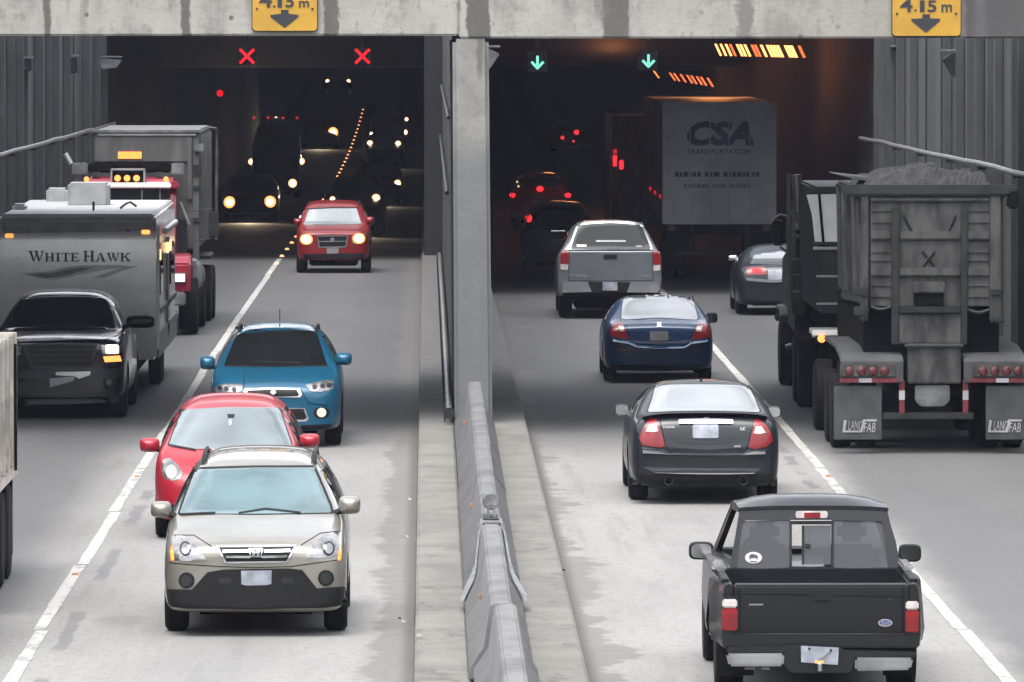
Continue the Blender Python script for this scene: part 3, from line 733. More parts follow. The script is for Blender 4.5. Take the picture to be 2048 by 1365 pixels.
def mirror(c, x0, x1, y0, y1, ly, pnt, ax, ay, glass=False, body_ly=None):
    """wing mirror filling the photo rectangle at local station ly, arm to photo point (ax, ay) on the body"""
    d = c.Y + c.sg*ly; a, b = P(x0, y1, d), P(x1, y0, d); cx, cz = (a.x+b.x)/2, (a.z+b.z)/2; hx, hz = (b.x-a.x)/2, (b.z-a.z)/2
    v, f = [], []
    prof = [(-.08, .80), (-.075, .93), (-.05, 1.), (.02, .97), (.07, .8), (.10, .5), (.11, .2)]      # rear (mirror side) to front
    n = 20
    for (h, k) in prof:
        for i in range(n):
            t = 2*math.pi*i/n; ex = abs(math.cos(t))**.55*math.copysign(1, math.cos(t)); ez = abs(math.sin(t))**.55*math.copysign(1, math.sin(t))
            v.append((cx + hx*k*ex, d + c.sg*h, cz + hz*k*ez))
    for i in range(len(prof)-1):
        for k in range(n): f.append((i*n+k, i*n+(k+1) % n, (i+1)*n+(k+1) % n, (i+1)*n+k))
    f += [tuple(range(n)), tuple((len(prof)-1)*n+k for k in range(n))]
    m = MB().add(v, f).build('wing_mirror', M[pnt], c.root)
    if glass:
        v = []
        for yy in (-.094, -.078):
            for i in range(n):
                t = 2*math.pi*i/n; ex = abs(math.cos(t))**.6*math.copysign(1, math.cos(t)); ez = abs(math.sin(t))**.6*math.copysign(1, math.sin(t))
                v.append((cx + hx*.8*ex, d + c.sg*yy, cz + hz*.8*ez))
        MB().add(v, [tuple(range(n)), tuple(range(n, 2*n))] + [(k, (k+1) % n, n+(k+1) % n, n+k) for k in range(n)]).build('mirror_glass', M[glass], m, smooth=0)
    q = P(ax, ay, d); s = 1 if q.x > cx else -1
    MB().tube([(cx + s*hx*.7, d + c.sg*.01, cz - hz*.55), (q.x + s*.12, d + c.sg*.03, q.z)], .03, 8).build('mirror_arm', M['plastic'], m)
    return m
def plate(c, poly, m='plate', name='number_plate'):
    return pt(c, poly, name, m, off=.02, th=.03)
def vline(c, pts, wpx, name, m, off=.010, th=.018):
    poly = []
    L, R = [], []
    for i, p in enumerate(pts):
        a, b = pts[max(i-1, 0)], pts[min(i+1, len(pts)-1)]; t = Vector((b[0]-a[0], b[1]-a[1])).normalized(); n = Vector((-t.y, t.x))*wpx/2
        L.append((p[0]+n.x, p[1]+n.y)); R.append((p[0]-n.x, p[1]-n.y))
    return pt(c, L + R[::-1], name, m, off, th, st=max(1.5, wpx*.9))
def side_glass(c, s, lys, name='side_window', m='glass'):
    """lys: list of polygons in (local y, local z) laid on the flank s"""
    for poly in lys:
        bd = dens(poly, .12); n = len(bd); pts = [Vector(p) for p in bd]
        ys = [p[0] for p in poly]; zs = [p[1] for p in poly]
        y = min(ys) + .08
        while y < max(ys):
            z = min(zs) + .07
            while z < max(zs):
                if inside((y, z), poly) and min((y-q[0])**2 + (z-q[1])**2 for q in bd) > .003: pts.append(Vector((y, z)))
                z += .12
            y += .14
        r = delaunay_2d_cdt(pts, [(i, (i+1) % n) for i in range(n)], [list(range(n))], 1, 1e-4)
        vs, ok = [], True
        for p in r[0]:
            o = Vector((c.X + s*3, c.Y + c.sg*p[0], c.z + p[1])); h = c.bvh.ray_cast(o, Vector((-s, 0, 0)))
            if h[0] is None: ok = False; break
            vs.append(h[0] + Vector((s*.006, 0, 0)))
        if not ok: continue
        n = len(vs); fs = [tuple(f) for f in r[2]]; cnt = set()
        for f in fs:
            for a, b in zip(f, f[1:] + f[:1]): cnt.add((a, b))
        for a, b in list(cnt):
            if (b, a) not in cnt: fs.append((b, a, a+n, b+n))
        MB().add(vs + [v - Vector((s*.02, 0, 0)) for v in vs], fs).build(name, M[m], c.root, smooth=35)
def rails(c, s, x0, l0, l1, z, m='plastic'):
    pts = []
    for l, dz in ((l0 + .08, -.01), (l0, .035), (l0*.7 + l1*.3, .045), (l0*.3 + l1*.7, .045), (l1, .035), (l1 - .08, -.01)):
        h = c.bvh.ray_cast(Vector((c.X + s*x0, c.Y + c.sg*l, 4)), Vector((0, 0, -1)))
        pts.append((c.X + s*x0, c.Y + c.sg*l, h[0].z + dz))
    MB().tube(pts, .02, 8).build('roof_rail', M[m], c.root)

# ---------------------------------------------------------------- silver off-roader, nearest oncoming
K = .3882
Z = lambda pts: zm(pts, 260, 760, K)
c = car('oncoming_car', 'silver off-roader with roof rails and ribbed chrome grille, nearest oncoming', 'car', 512, 1262, -1, 2.62, [
    (2.20, .66, .27, .70, .54, .76, .80), (2.13, .80, .225, .80, .62, .845, .875), (1.95, .85, .21, .86, .68, .90, .935), (1.55, .862, .24, .93, .71, .985, 1.01),
    (1.12, .868, .24, .99, .745, 1.05, 1.085), (1.02, .868, .24, 1.0, .74, 1.085, 1.115), (.30, .868, .24, 1.03, .615, 1.47, 1.525), (.15, .868, .24, 1.03, .61, 1.52, 1.565), (-.8, .868, .24, 1.03, .60, 1.575, 1.625), (-1.9, .86, .25, 1.03, .58, 1.55, 1.60), (-2.15, .84, .30, 1.0, .56, 1.3, 1.36), (-2.25, .78, .4, .9, .5, 1.0, 1.05)], 'silver', wr=.34, tr=.875)

pt(c, Z([(335, 462), (640, 452), (945, 452), (1036, 672), (1030, 684), (640, 690), (262, 690), (258, 680)]), 'windscreen', 'teal_glass', st=10)
pt(c, Z([(318, 450), (640, 441), (962, 440), (968, 452), (640, 452), (322, 462)]), 'screen_seal', 'plastic', off=.004, st=3)
vline(c, Z([(250, 690), (262, 650), (325, 466)]), 4.5, 'pillar_seal', 'plastic'); vline(c, Z([(1047, 684), (1034, 640), (955, 454)]), 4.5, 'pillar_seal', 'plastic')
vline(c, Z([(250, 691), (450, 686), (640, 690), (860, 686), (1046, 682)]), 4, 'cowl', 'plastic')
vline(c, Z([(560, 684), (700, 662), (880, 682)]), 3, 'wiper', 'plastic', off=.03); vline(c, Z([(258, 690), (440, 682)]), 3, 'wiper', 'plastic', off=.03)
pt(c, Z(circ(780, 482, 26, 22)), 'mirror_sticker', 'lens_white', off=.012)
pt(c, Z(circ(642, 490, 14, 20)), 'rear_view_mirror', 'plastic', off=.012)
hl = Z([(240, 800), (270, 802), (315, 828), (360, 872), (392, 930), (300, 936), (226, 928), (228, 860)])
for q, cxx in ((hl, 285), (Z([(1072, 782), (1040, 784), (990, 806), (940, 852), (905, 916), (1000, 918), (1078, 906), (1080, 850)]), 1025)):
    h = pt(c, q, 'headlight', 'lens_clear', off=.01); pt(c, Z(circ(cxx, 868, 30, 38)), 'reflector', 'dark_steel', off=.018, parent=h); pt(c, Z(circ(cxx, 868, 21, 28)), 'reflector_bowl', 'alloy', off=.024, parent=h); pt(c, Z(circ(cxx + (20 if cxx < 600 else -20), 862, 10, 14)), 'bulb', 'lit_soft_headlight', off=.03, parent=h)
g = pt(c, Z([(443, 853), (858, 849), (812, 942), (488, 946)]), 'grille', 'chrome', off=.012)
pt(c, Z([(456, 862), (846, 858), (806, 934), (496, 938)]), 'grille_recess', 'plastic', off=.018, parent=g)
vline(c, Z([(478, 884), (610, 882)]), 5.5, 'slat', 'chrome', off=.03); vline(c, Z([(692, 882), (826, 879)]), 5.5, 'slat', 'chrome', off=.03)
vline(c, Z([(494, 913), (620, 913)]), 4.5, 'slat', 'chrome', off=.03); vline(c, Z([(680, 913), (810, 910)]), 4.5, 'slat', 'chrome', off=.03)
e = pt(c, Z([(612, 868), (684, 867), (680, 914), (618, 914)]), 'emblem', 'chrome', off=.035)
pt(c, Z([(619, 872), (677, 871), (674, 910), (624, 910)]), 'emblem_field', 'sign_black', off=.040, th=.005, parent=e)
for q in ([(627, 874), (641, 874), (643, 908), (631, 908)], [(655, 874), (669, 874), (666, 908), (654, 908)], [(640, 886), (657, 886), (657, 896), (640, 896)]):
    pt(c, Z(q), 'emblem_letter', 'chrome', off=.046, th=.006, parent=e)
pt(c, Z([(186, 1078), (318, 1082), (398, 992), (480, 978), (812, 972), (888, 980), (962, 1074), (1118, 1064), (1112, 1160), (1000, 1176), (640, 1182), (300, 1180), (196, 1168)]), 'bumper_cladding', 'plastic', off=.008, st=9)
pt(c, Z([(425, 1000), (880, 994), (884, 1062), (870, 1074), (430, 1078), (415, 1064)]), 'air_intake', 'dark', off=.014)
plate(c, Z([(572, 984), (730, 982), (728, 1052), (700, 1058), (600, 1060), (574, 1054)]))
for cx_ in (490, 812): pt(c, Z(rect(cx_-32, cx_+32, 1020, 1050, 8)), 'tow_eye_cover', 'dark_steel', off=.02)
for cx_, cy_ in ((291, 1034), (1010, 1022)):
    f = pt(c, Z(circ(cx_, cy_, 42)), 'fog_lamp', 'plastic', off=.012); pt(c, Z(circ(cx_, cy_, 30)), 'lens', 'dark_steel', off=.018, parent=f)
both(c, Z([(96 + 130, 905), (228, 930), (212, 930), (206, 880), (216, 850)]), 'corner_lamp', 'lens_amber', off=.006)
vline(c, Z([(200, 942), (300, 952), (460, 962), (640, 968), (830, 962), (1000, 938), (1090, 925)]), 1.6, 'panel_gap', 'dark', off=.004)
vline(c, Z([(226, 800), (330, 800), (420, 858)]), 1.6, 'panel_gap', 'dark', off=.004); vline(c, Z([(1085, 778), (980, 790), (880, 852)]), 1.6, 'panel_gap', 'dark', off=.004)
mirror(c, 301, 343, 1003, 1036, .95, 'silver', 350, 1040); mirror(c, 677, 721, 992, 1029, .95, 'silver', 672, 1036)
for s in (1, -1): rails(c, s, .53, .02, -1.9, 1.66)
for i, px_ in enumerate((445, 580, 700, 830)): pt(c, Z(rect(px_-22, px_+22, 354, 364)), 'roof_fitting', 'chrome', off=.02)
SIDE = lambda zb, zt, pts: [[(a, zb), (b, zb), (d_, zt), (e_, zt)] for a, b, d_, e_ in pts]
for s in (1, -1): side_glass(c, s, SIDE(1.08, 1.44, [(-.05, .72, .22, -.05), (-.95, -.12, -.12, -.95), (-1.95, -1.05, -1.05, -1.75)]))

# ---------------------------------------------------------------- red hatchback behind it
c = car('oncoming_car', 'bright red hatchback half hidden behind the silver off-roader', 'car', 459, 1075, -1, 2.45, [
    (2.04, .50, .28, .50, .42, .60, .64), (1.95, .70, .22, .66, .56, .74, .78), (1.65, .81, .2, .83, .66, .90, .93), (1.40, .828, .2, .92, .70, .985, 1.01),
    (1.32, .83, .2, .94, .70, 1.02, 1.045), (.42, .845, .2, .98, .57, 1.37, 1.425), (.25, .845, .2, .98, .565, 1.42, 1.47), (-.6, .845, .2, 1., .565, 1.47, 1.53), (-1.5, .835, .2, 1., .55, 1.43, 1.49), (-1.80, .81, .25, .98, .5, 1.2, 1.26), (-1.92, .74, .3, .9, .45, .98, 1.02)], 'red', wr=.30, tw=.19, tr=.84)
pt(c, Z([(268, 152), (520, 140), (768, 142), (834, 340), (700, 352), (500, 356), (330, 356), (204, 342), (200, 334)]), 'windscreen', 'pale_glass', st=10)
pt(c, Z([(500, 176), (540, 176), (536, 196), (504, 196)]), 'rear_view_mirror', 'plastic', off=.02, st=2); pt(c, Z(circ(516, 218, 7, 16)), 'mirror_charm', 'lens_white', off=.022, st=2)
vline(c, Z([(585, 178), (705, 181)]), 3.6, 'sun_visor_strip', 'plastic', off=.012)
vline(c, Z([(200, 334), (340, 360)]), 3.5, 'wiper', 'plastic', off=.02); vline(c, Z([(196, 336), (262, 160)]), 2.2, 'pillar_seal', 'plastic'); vline(c, Z([(836, 336), (772, 146)]), 2.2, 'pillar_seal', 'plastic')
for q in (Z([(172, 410), (205, 402), (245, 436), (272, 480), (258, 512), (215, 520), (172, 508), (160, 460)]),):
    for qq in (q, mx(q, c.cx)):
        h = pt(c, qq, 'headlight', 'lens_clear', off=.01)
        cxh = sum(p[0] for p in qq)/len(qq); cyh = sum(p[1] for p in qq)/len(qq)
        pt(c, circ(cxh, cyh + 3, 11, 14), 'bulb', 'lit_soft_headlight', off=.018, parent=h)
mirror(c, 279, 319, 876, 905, .95, 'red', 326, 905); mirror(c, 599, 639, 868, 894, .95, 'red', 592, 894)
pt(c, Z(circ(186, 232, 9, 10)), 'side_marker', 'lit_amber', off=.012)
pt(c, [(340, 1010), (578, 1010), (574, 1040), (344, 1040)], 'air_intake', 'plastic'); pt(c, [(420, 985), (498, 985), (494, 1004), (424, 1004)], 'grille', 'plastic')
MB().tube([(c.X + .1, c.Y + 1.3, c.z + 1.5), (c.X + .1, c.Y + 1.42, c.z + 1.72)], .006, 6).build('aerial', M['plastic'], c.root)
vline(c, Z([(160, 700), (150, 800)]), 1.5, 'panel_gap', 'dark', off=.004)
for s in (1, -1): side_glass(c, s, SIDE(1.02, 1.36, [(-.0, .85, .35, .0), (-.95, -.08, -.08, -.85)]))

# ---------------------------------------------------------------- teal crossover
K6 = 580/1466
Z = lambda pts: zm(pts, 380, 380, K6)
c = car('oncoming_car', 'teal blue crossover with black mirrorlike windscreen and wedge grille', 'car', 553, 890, -1, 2.67, [
    (2.26, .55, .28, .62, .48, .70, .74), (2.17, .76, .22, .78, .60, .84, .87), (1.9, .865, .22, .88, .68, .93, .96), (1.55, .89, .22, .96, .74, 1.0, 1.03),
    (1.30, .892, .22, 1., .755, 1.06, 1.085), (1.22, .892, .22, 1.01, .745, 1.10, 1.12), (.45, .895, .22, 1.03, .60, 1.46, 1.51), (.3, .895, .22, 1.03, .595, 1.50, 1.545), (-.6, .895, .22, 1.03, .585, 1.54, 1.59), (-1.6, .885, .22, 1.03, .56, 1.5, 1.56), (-2.0, .86, .3, 1.02, .52, 1.25, 1.3), (-2.12, .8, .4, .9, .5, 1.0, 1.05)], 'teal_blue', wr=.35, tr=.89)
pt(c, Z([(238, 724), (435, 712), (636, 708), (688, 868), (694, 884), (560, 884), (430, 890), (300, 888), (172, 886), (178, 866)]), 'windscreen', 'glass', st=9)
pt(c, Z([(230, 706), (435, 694), (630, 692), (632, 704), (435, 710), (234, 720)]), 'roof_front_edge', 'chrome', off=.004, th=.01, st=3)
pt(c, Z([(228, 694), (300, 684), (435, 680), (560, 680), (632, 684), (630, 692), (435, 694), (230, 704)]), 'panoramic_roof', 'glass', off=.006, st=3)
vline(c, Z([(172, 890), (430, 893), (700, 888)]), 3, 'cowl', 'plastic'); vline(c, Z([(320, 868), (560, 872)]), 1.6, 'wiper', 'plastic', off=.02)
for q, k in ((Z([(582, 988), (640, 970), (716, 958), (728, 975), (724, 1008), (660, 1022), (612, 1018)]), 1), (Z([(268, 992), (240, 980), (170, 980), (122, 996), (112, 1020), (160, 1034), (244, 1034)]), -1)):
    h = pt(c, q, 'headlight', 'lens_clear', off=.01); cxh = sum(p[0] for p in q)/7; cyh = sum(p[1] for p in q)/7
    for dx in (-14, 2, 15): pt(c, circ(cxh + dx*k, cyh - dx*.12, 5, 4.5), 'reflector', 'dark_steel' if dx else 'chrome', off=.018, parent=h)
g = pt(c, Z([(276, 1006), (420, 1002), (552, 1004), (566, 1034), (556, 1050), (290, 1052), (270, 1034)]), 'grille', 'chrome', off=.010)
pt(c, Z([(292, 1012), (420, 1008), (540, 1010), (552, 1034), (546, 1044), (300, 1046), (284, 1034)]), 'grille_mesh', 'plastic', off=.018, parent=g)
for dx in (-9, 0, 9): pass
em = pt(c, Z([(421, 1006), (434, 1024), (421, 1040), (408, 1024)]), 'emblem', 'chrome', off=.03)
pt(c, Z([(262, 1108), (420, 1104), (582, 1104), (600, 1158), (586, 1172), (254, 1176), (244, 1160)]), 'lower_grille_surround', 'chrome', off=.006)
pt(c, Z([(272, 1112), (420, 1108), (574, 1108), (590, 1152), (578, 1162), (264, 1166), (254, 1152)]), 'lower_grille', 'plastic', off=.014)
plate(c, Z([(352, 1120), (488, 1118), (486, 1160), (354, 1162)]))
for q in (circ(665, 1127, 42, 30), circ(182, 1130, 42, 30)):
    h = pt(c, Z(q), 'fog_lamp', 'plastic', off=.008); cx_ = sum(p[0] for p in q)/len(q); pt(c, Z(circ(cx_, 1126, 24)), 'fog_lens', 'lit_soft_headlight', off=.016, parent=h)
pt(c, Z([(130, 1186), (430, 1196), (720, 1184), (716, 1206), (430, 1224), (138, 1208)]), 'lower_lip', 'plastic', off=.006)
vline(c, Z([(560, 1008), (600, 1080), (700, 1090)]), 1.4, 'panel_gap', 'dark', off=.004)
mirror(c, 400, 430, 713, 740, 1.0, 'teal_blue', 440, 742); mirror(c, 670, 704, 706, 731, 1.0, 'teal_blue', 660, 738)
MB().tube([(c.X, c.Y + .9, c.z + 1.59), (c.X, c.Y + 1.02, c.z + 1.74)], .008, 6).build('aerial', M['plastic'], c.root)
for s in (1, -1): rails(c, s, .53, .1, -1.5, 1.62); side_glass(c, s, SIDE(1.08, 1.42, [(-.05, .8, .35, -.05), (-.95, -.12, -.12, -.95)]))

# ---------------------------------------------------------------- dark red off-roader at the tunnel mouth
c = car('oncoming_car', 'dark red boxy off-roader with lit headlights leaving the tunnel', 'car', 667, 545, -1, 2.62, [
    (2.12, .60, .34, .80, .55, .90, .93), (2.03, .78, .3, .9, .64, .97, .99), (1.75, .855, .3, .96, .72, 1.02, 1.05), (1.15, .87, .3, 1.05, .76, 1.1, 1.13),
    (1.05, .87, .3, 1.06, .75, 1.14, 1.17), (.55, .875, .3, 1.1, .68, 1.53, 1.56), (.42, .875, .3, 1.1, .68, 1.58, 1.615), (-.6, .875, .3, 1.1, .68, 1.62, 1.66), (-1.9, .87, .3, 1.1, .66, 1.60, 1.64), (-2.2, .84, .35, 1.0, .6, 1.2, 1.25)], 'dark_red', wr=.36, tr=.88)
pt(c, Z([(600, 100), (720, 94), (842, 94), (866, 172), (720, 178), (574, 176)]), 'windscreen', 'pale_glass', st=5)
vline(c, Z([(590, 97), (720, 89), (852, 91)]), 2.2, 'screen_seal', 'plastic')
for q in (Z([(556, 224), (600, 226), (624, 250), (618, 278), (572, 276), (556, 250)]), Z([(886, 218), (842, 222), (816, 244), (822, 274), (868, 272), (886, 246)])):
    h = pt(c, q, 'headlight', 'lens_clear', off=.01); cx_ = sum(p[0] for p in q)/6; cy_ = sum(p[1] for p in q)/6; pt(c, circ(cx_, cy_, 13, 11), 'reflector', 'lit_bowl', off=.02, parent=h); pt(c, circ(cx_, cy_, 8.5, 7.5), 'bulb', 'lit_warm_headlight', off=.03, parent=h)
g = pt(c, Z([(640, 232), (720, 230), (800, 230), (790, 290), (720, 294), (650, 292)]), 'grille', 'chrome', off=.008)
pt(c, Z([(646, 238), (720, 235), (794, 236), (785, 285), (720, 288), (656, 287)]), 'grille_mesh', 'plastic', off=.014, parent=g); vline(c, Z([(650, 262), (790, 260)]), 2, 'slat', 'chrome', off=.02)
pt(c, Z(circ(720, 252, 10, 12)), 'emblem', 'chrome', off=.024)
pt(c, Z([(570, 325), (720, 322), (880, 322), (874, 352), (720, 358), (578, 354)]), 'bumper_insert', 'plastic')
plate(c, Z([(690, 296), (752, 295), (750, 322), (692, 323)]), 'grey_plate')
mirror(c, 587, 604, 437, 452, .9, 'dark_red', 610, 452); mirror(c, 731, 749, 434, 449, .9, 'dark_red', 725, 450)
for s in (1, -1): rails(c, s, .58, .1, -1.8, 1.68)
for s in (1, -1): side_glass(c, s, SIDE(1.12, 1.5, [(-.05, .8, .5, -.05), (-.95, -.12, -.12, -.95)]))

# ---------------------------------------------------------------- black pickup towing the caravan
Z = lambda pts: zm(pts, 0, 400, .3371)
c = car('oncoming_pickup', 'black pickup with one lit headlight towing the silver travel trailer', 'pickup truck', 121, 833, -1, 3.65, [
    (2.86, .70, .32, .95, .62, 1.08, 1.10), (2.77, .90, .28, 1.06, .72, 1.155, 1.175), (2.5, .965, .28, 1.10, .80, 1.18, 1.205), (1.65, .98, .28, 1.16, .84, 1.22, 1.245),
    (1.30, .98, .28, 1.18, .85, 1.25, 1.27), (1.22, .98, .28, 1.19, .84, 1.285, 1.30), (.62, .985, .28, 1.2, .68, 1.66, 1.70), (.5, .985, .28, 1.2, .675, 1.70, 1.745), (-.4, .985, .28, 1.2, .67, 1.75, 1.79), (-1.0, .985, .28, 1.2, .65, 1.7, 1.74), (-1.12, .985, .3, 1.19, .9, 1.22, 1.225), (-2.9, .98, .35, 1.19, .9, 1.22, 1.225), (-3.0, .95, .45, 1.15, .85, 1.17, 1.18)], 'black', wr=.38, tw=.27, tr=.98)
pt(c, Z([(138, 586), (400, 580), (628, 580), (662, 690), (678, 762), (540, 772), (360, 778), (160, 778), (48, 772), (70, 700)]), 'windscreen', 'glass', st=9)
pt(c, Z([(132, 562), (300, 556), (500, 556), (640, 562), (640, 576), (400, 575), (136, 580)]), 'roof_edge_strip', 'letter_silver', off=.006, st=4)  # bright strips along the roof edge and pillar
vline(c, Z([(640, 575), (672, 660), (698, 772)]), 5, 'pillar_strip', 'letter_silver', off=.006)
pt(c, Z([(105, 812), (200, 800), (400, 794), (590, 796), (690, 780), (700, 800), (620, 826), (400, 830), (200, 838), (108, 842)]), 'bonnet_highlight', 'bonnet_shine', off=.02, st=4)  # sky reflection on the bonnet edge, painted as a bright strip
g = pt(c, Z([(130, 858), (350, 848), (578, 852), (552, 992), (350, 998), (180, 992)]), 'grille', 'dark_steel', off=.010)
pt(c, Z([(150, 866), (350, 858), (562, 862), (540, 982), (350, 988), (194, 982)]), 'grille_mesh', 'plastic', off=.016, parent=g)
for yy in (892, 922, 952): vline(c, Z([(170, yy), (548, yy - 2)]), 1.8, 'slat', 'dark_steel', off=.022)
h = pt(c, Z([(602, 862), (700, 852), (716, 880), (712, 912), (606, 918)]), 'headlight', 'lens_clear', off=.012); pt(c, Z(rect(628, 704, 862, 912, 8)), 'bulb', 'lit_headlight', off=.02, parent=h)
h = pt(c, Z([(612, 930), (712, 924), (722, 958), (622, 964)]), 'indicator', 'lit_amber', off=.012)
h = pt(c, Z([(60, 872), (128, 866), (120, 920), (64, 926)]), 'headlight', 'lens_clear', off=.012)
pt(c, Z([(110, 1014), (350, 1008), (620, 1008), (748, 985), (752, 1050), (640, 1062), (350, 1066), (110, 1062)]), 'bumper', 'charcoal', off=.014)
pt(c, Z([(330, 1022), (538, 1018), (534, 1040), (470, 1062), (440, 1046), (380, 1046), (332, 1040)]), 'bumper_step', 'chrome', off=.024)
o = pt(c, Z([(294, 1060), (442, 1048), (440, 1074), (296, 1112)]), 'blank_plate', 'grey_plate', off=.035)
o['label'] = 'blank front plate hanging askew'
pt(c, Z([(150, 1168), (400, 1160), (700, 1150), (700, 1200), (400, 1212), (150, 1214)]), 'skid_plate', 'dark_steel', off=.008)
h = pt(c, Z(circ(645, 1082, 26)), 'fog_lamp', 'plastic', off=.018); pt(c, Z(circ(645, 1082, 17)), 'lens', 'lens_clear', off=.024, parent=h)
mirror(c, 252, 309, 631, 657, 1.1, 'plastic', 236, 660); mirror(c, -62, -8, 633, 658, 1.1, 'plastic', 6, 660)
for s in (1, -1): side_glass(c, s, SIDE(1.27, 1.64, [(-.0, .9, .55, .0), (-.9, -.08, -.08, -.85)]))
GMC = c

# ---------------------------------------------------------------- travel trailer
d = 121.8; xl, xr = P(-2, 600, d).x, P(312, 600, d).x; xc = (xl + xr)/2
t = root('travel_trailer', (xc, 126.2, 0), 'silver travel trailer lettered WHITE HAWK behind the black pickup', 'caravan')
ztop_ = zat(431, d)
prof = [(d + .10, .55), (d, 1.2), (d, 2.35), (d + .06, ztop_ - .10), (d + .16, ztop_), (130.6, zat(401, 130.6)), (131, zat(401, 130.6) - .15), (131, .5)]
body = MB().prism(prof, 'x', xl, xr).build('trailer_body', M['trailer_front'], t, bevel=.035)
TB = bvh_of(body); CC = Car(); CC.root, CC.bvh = t, TB
MB().prism([(d + .25, ztop_ - .02), (130.4, zat(401, 130.6) - .02), (130.4, zat(401, 130.6) + .012), (d + .25, ztop_ + .014)], 'x', xl + .05, xr - .06).build('roof', M['trailer_white'], t, bevel=.008)
pt(CC, [(2, 436), (310, 434), (310, 448), (2, 452)], 'front_cap', 'trailer_white', off=.006, st=8)
pt(CC, [(2, 452), (310, 448), (310, 462), (2, 468)], 'shade_band', 'band_grey', off=.004, st=8)  # soft grey shading below the cap, painted as a band
M['swoosh'] = mat('grey_graphic', (.15, .15, .155), .4)
R4 = lambda x0, x1, y0, y1: [(x0, y0), (x1, y0), (x1, y1), (x0, y1)]
SERIF = {
 'H': [R4(.1, .29, .06, .94), R4(.71, .9, .06, .94), R4(.29, .71, .46, .54), R4(0, .39, 0, .06), R4(.61, 1, 0, .06), R4(0, .39, .94, 1), R4(.61, 1, .94, 1)],
 'I': [R4(.32, .68, .06, .94), R4(.05, .95, 0, .06), R4(.05, .95, .94, 1)],
 'T': [R4(.39, .61, .08, .94), R4(0, 1, 0, .08), R4(0, .06, .08, .28), R4(.94, 1, .08, .28), R4(.22, .78, .94, 1)],
 'E': [R4(.12, .34, .08, .92), R4(0, .95, 0, .08), R4(.34, .66, .46, .54), R4(0, 1, .92, 1), R4(.88, .95, .08, .26), R4(.93, 1, .72, .92), R4(.66, .73, .36, .64)],
 'A': [[(.44, 0), (.51, 0), (.2, .94), (.13, .94)], [(.51, 0), (.6, 0), (.92, .94), (.7, .94), (.5, .2)], R4(.28, .7, .62, .68), R4(0, .34, .94, 1), R4(.6, 1, .94, 1)],
 'W': [[(.07, .06), (.22, .06), (.38, .85), (.34, 1), (.31, 1)], [(.34, 1), (.38, .85), (.49, .2), (.53, .3), (.37, 1)], [(.43, .06), (.57, .06), (.73, .85), (.7, 1), (.66, 1)], [(.7, 1), (.73, .85), (.88, .06), (.94, .06), (.72, 1)], R4(0, .3, 0, .06), R4(.36, .64, 0, .06), R4(.78, 1, 0, .06)],
 'K': [R4(.1, .29, .06, .94), [(.29, .62), (.29, .52), (.74, .06), (.84, .06)], [(.44, .44), (.56, .32), (.95, .94), (.72, .94)], R4(0, .39, 0, .06), R4(.62, .98, 0, .06), R4(0, .39, .94, 1), R4(.62, 1, .94, 1)]}
def serif_line(dx, dy, off, m, name):
    mb = MB(); x = 56.0; k = 0
    for ch, wd, hh in (('W', 32, 21), ('H', 19, 17), ('I', 11, 17), ('T', 17, 17), ('E', 16, 17), (' ', 6, 0), ('H', 22, 21), ('A', 21, 17), ('W', 26, 17), ('K', 20, 17)):
        for poly in SERIF.get(ch, []):
            yy = d - off - .0006*(k % 7); k += 1
            q = [P(x + dx + px_*wd, 523 + dy - hh + py_*hh, yy) for px_, py_ in poly]
            mb.prism([(p.x, p.z) for p in q], 'y', yy, yy + .004)
        x += wd + 1.6
    mb.build(name, M[m], t, smooth=0)
serif_line(.9, 1.1, .006, 'letter_silver', 'lettering_outline'); serif_line(0, 0, .014, 'letter_dark', 'lettering')
pt(CC, Z([(118, 438), (260, 428), (440, 392), (560, 386), (780, 392), (640, 412), (470, 446), (330, 478), (240, 466)]), 'graphic', 'letter_silver', off=.006, st=5)
pt(CC, Z([(160, 444), (300, 436), (460, 404), (560, 400), (480, 424), (350, 462), (270, 462)]), 'graphic', 'swoosh', off=.010, st=5)
pt(CC, Z([(540, 466), (640, 430), (730, 398), (820, 392), (720, 424), (620, 462)]), 'graphic', 'letter_silver', off=.006, st=5)
for q in ((55, 213), (865, 191)): pt(CC, Z(rect(q[0]-24, q[0]+24, q[1]-12, q[1]+12, 5)), 'marker_lamp', 'lit_amber' if q[0] > 500 else 'lens_amber', off=.016, st=3)
pt(CC, Z(rect(745, 775, 176, 190, 3)), 'badge', 'letter_blue', off=.008, st=3)
# flank seen obliquely: windows, door, lower rail
for (y0, y1, z0, z1, m, nm) in ((123.0, 124.2, 1.5, 2.15, 'glass', 'side_window'), (126.4, 127.1, .75, 2.3, 'trailer_side', 'door'), (128, 129.6, 1.5, 2.15, 'glass', 'side_window'), (122.2, 130.8, .56, .95, 'trailer_side', 'skirt'), (122.1, 130.8, 1.2, 1.3, 'letter_dark', 'side_stripe')):
    MB().box(xr + .002, xr + .035, y0, y1, z0, z1).build(nm, M[m], t, bevel=.008)
for y in (122.4, 126.2, 127.4): MB().box(xr + .003, xr + .06, y, y + .12, 2.05, 2.22).build('clearance_lamp', M['lit_marker'], t, bevel=.01)
MB().box(xr + .003, xr + .05, 121.95, 122.0, .7, 2.6).build('corner_trim', M['letter_silver'], t)
MB().tube([(xr + .12, 122.4, 2.5), (xr + .12, 127.5, 2.5)], .05, 10).build('awning', M['letter_silver'], t)
for s, xx in ((1, xr - .04), (-1, xl + .04)):
    for y in (125.6, 126.5): wheel(t, xx, y, zr(y), .34, .2, s)
MB().box(xl + .3, xr - .3, 122.2, 130.5, .35, .54).build('chassis', M['dark'], t)
MB().prism([(xc - .45, 121.9), (xc + .45, 121.9), (xc + .04, 120.95), (xc - .04, 120.95)], 'z', .44, .53).build('drawbar', M['dark_steel'], t)
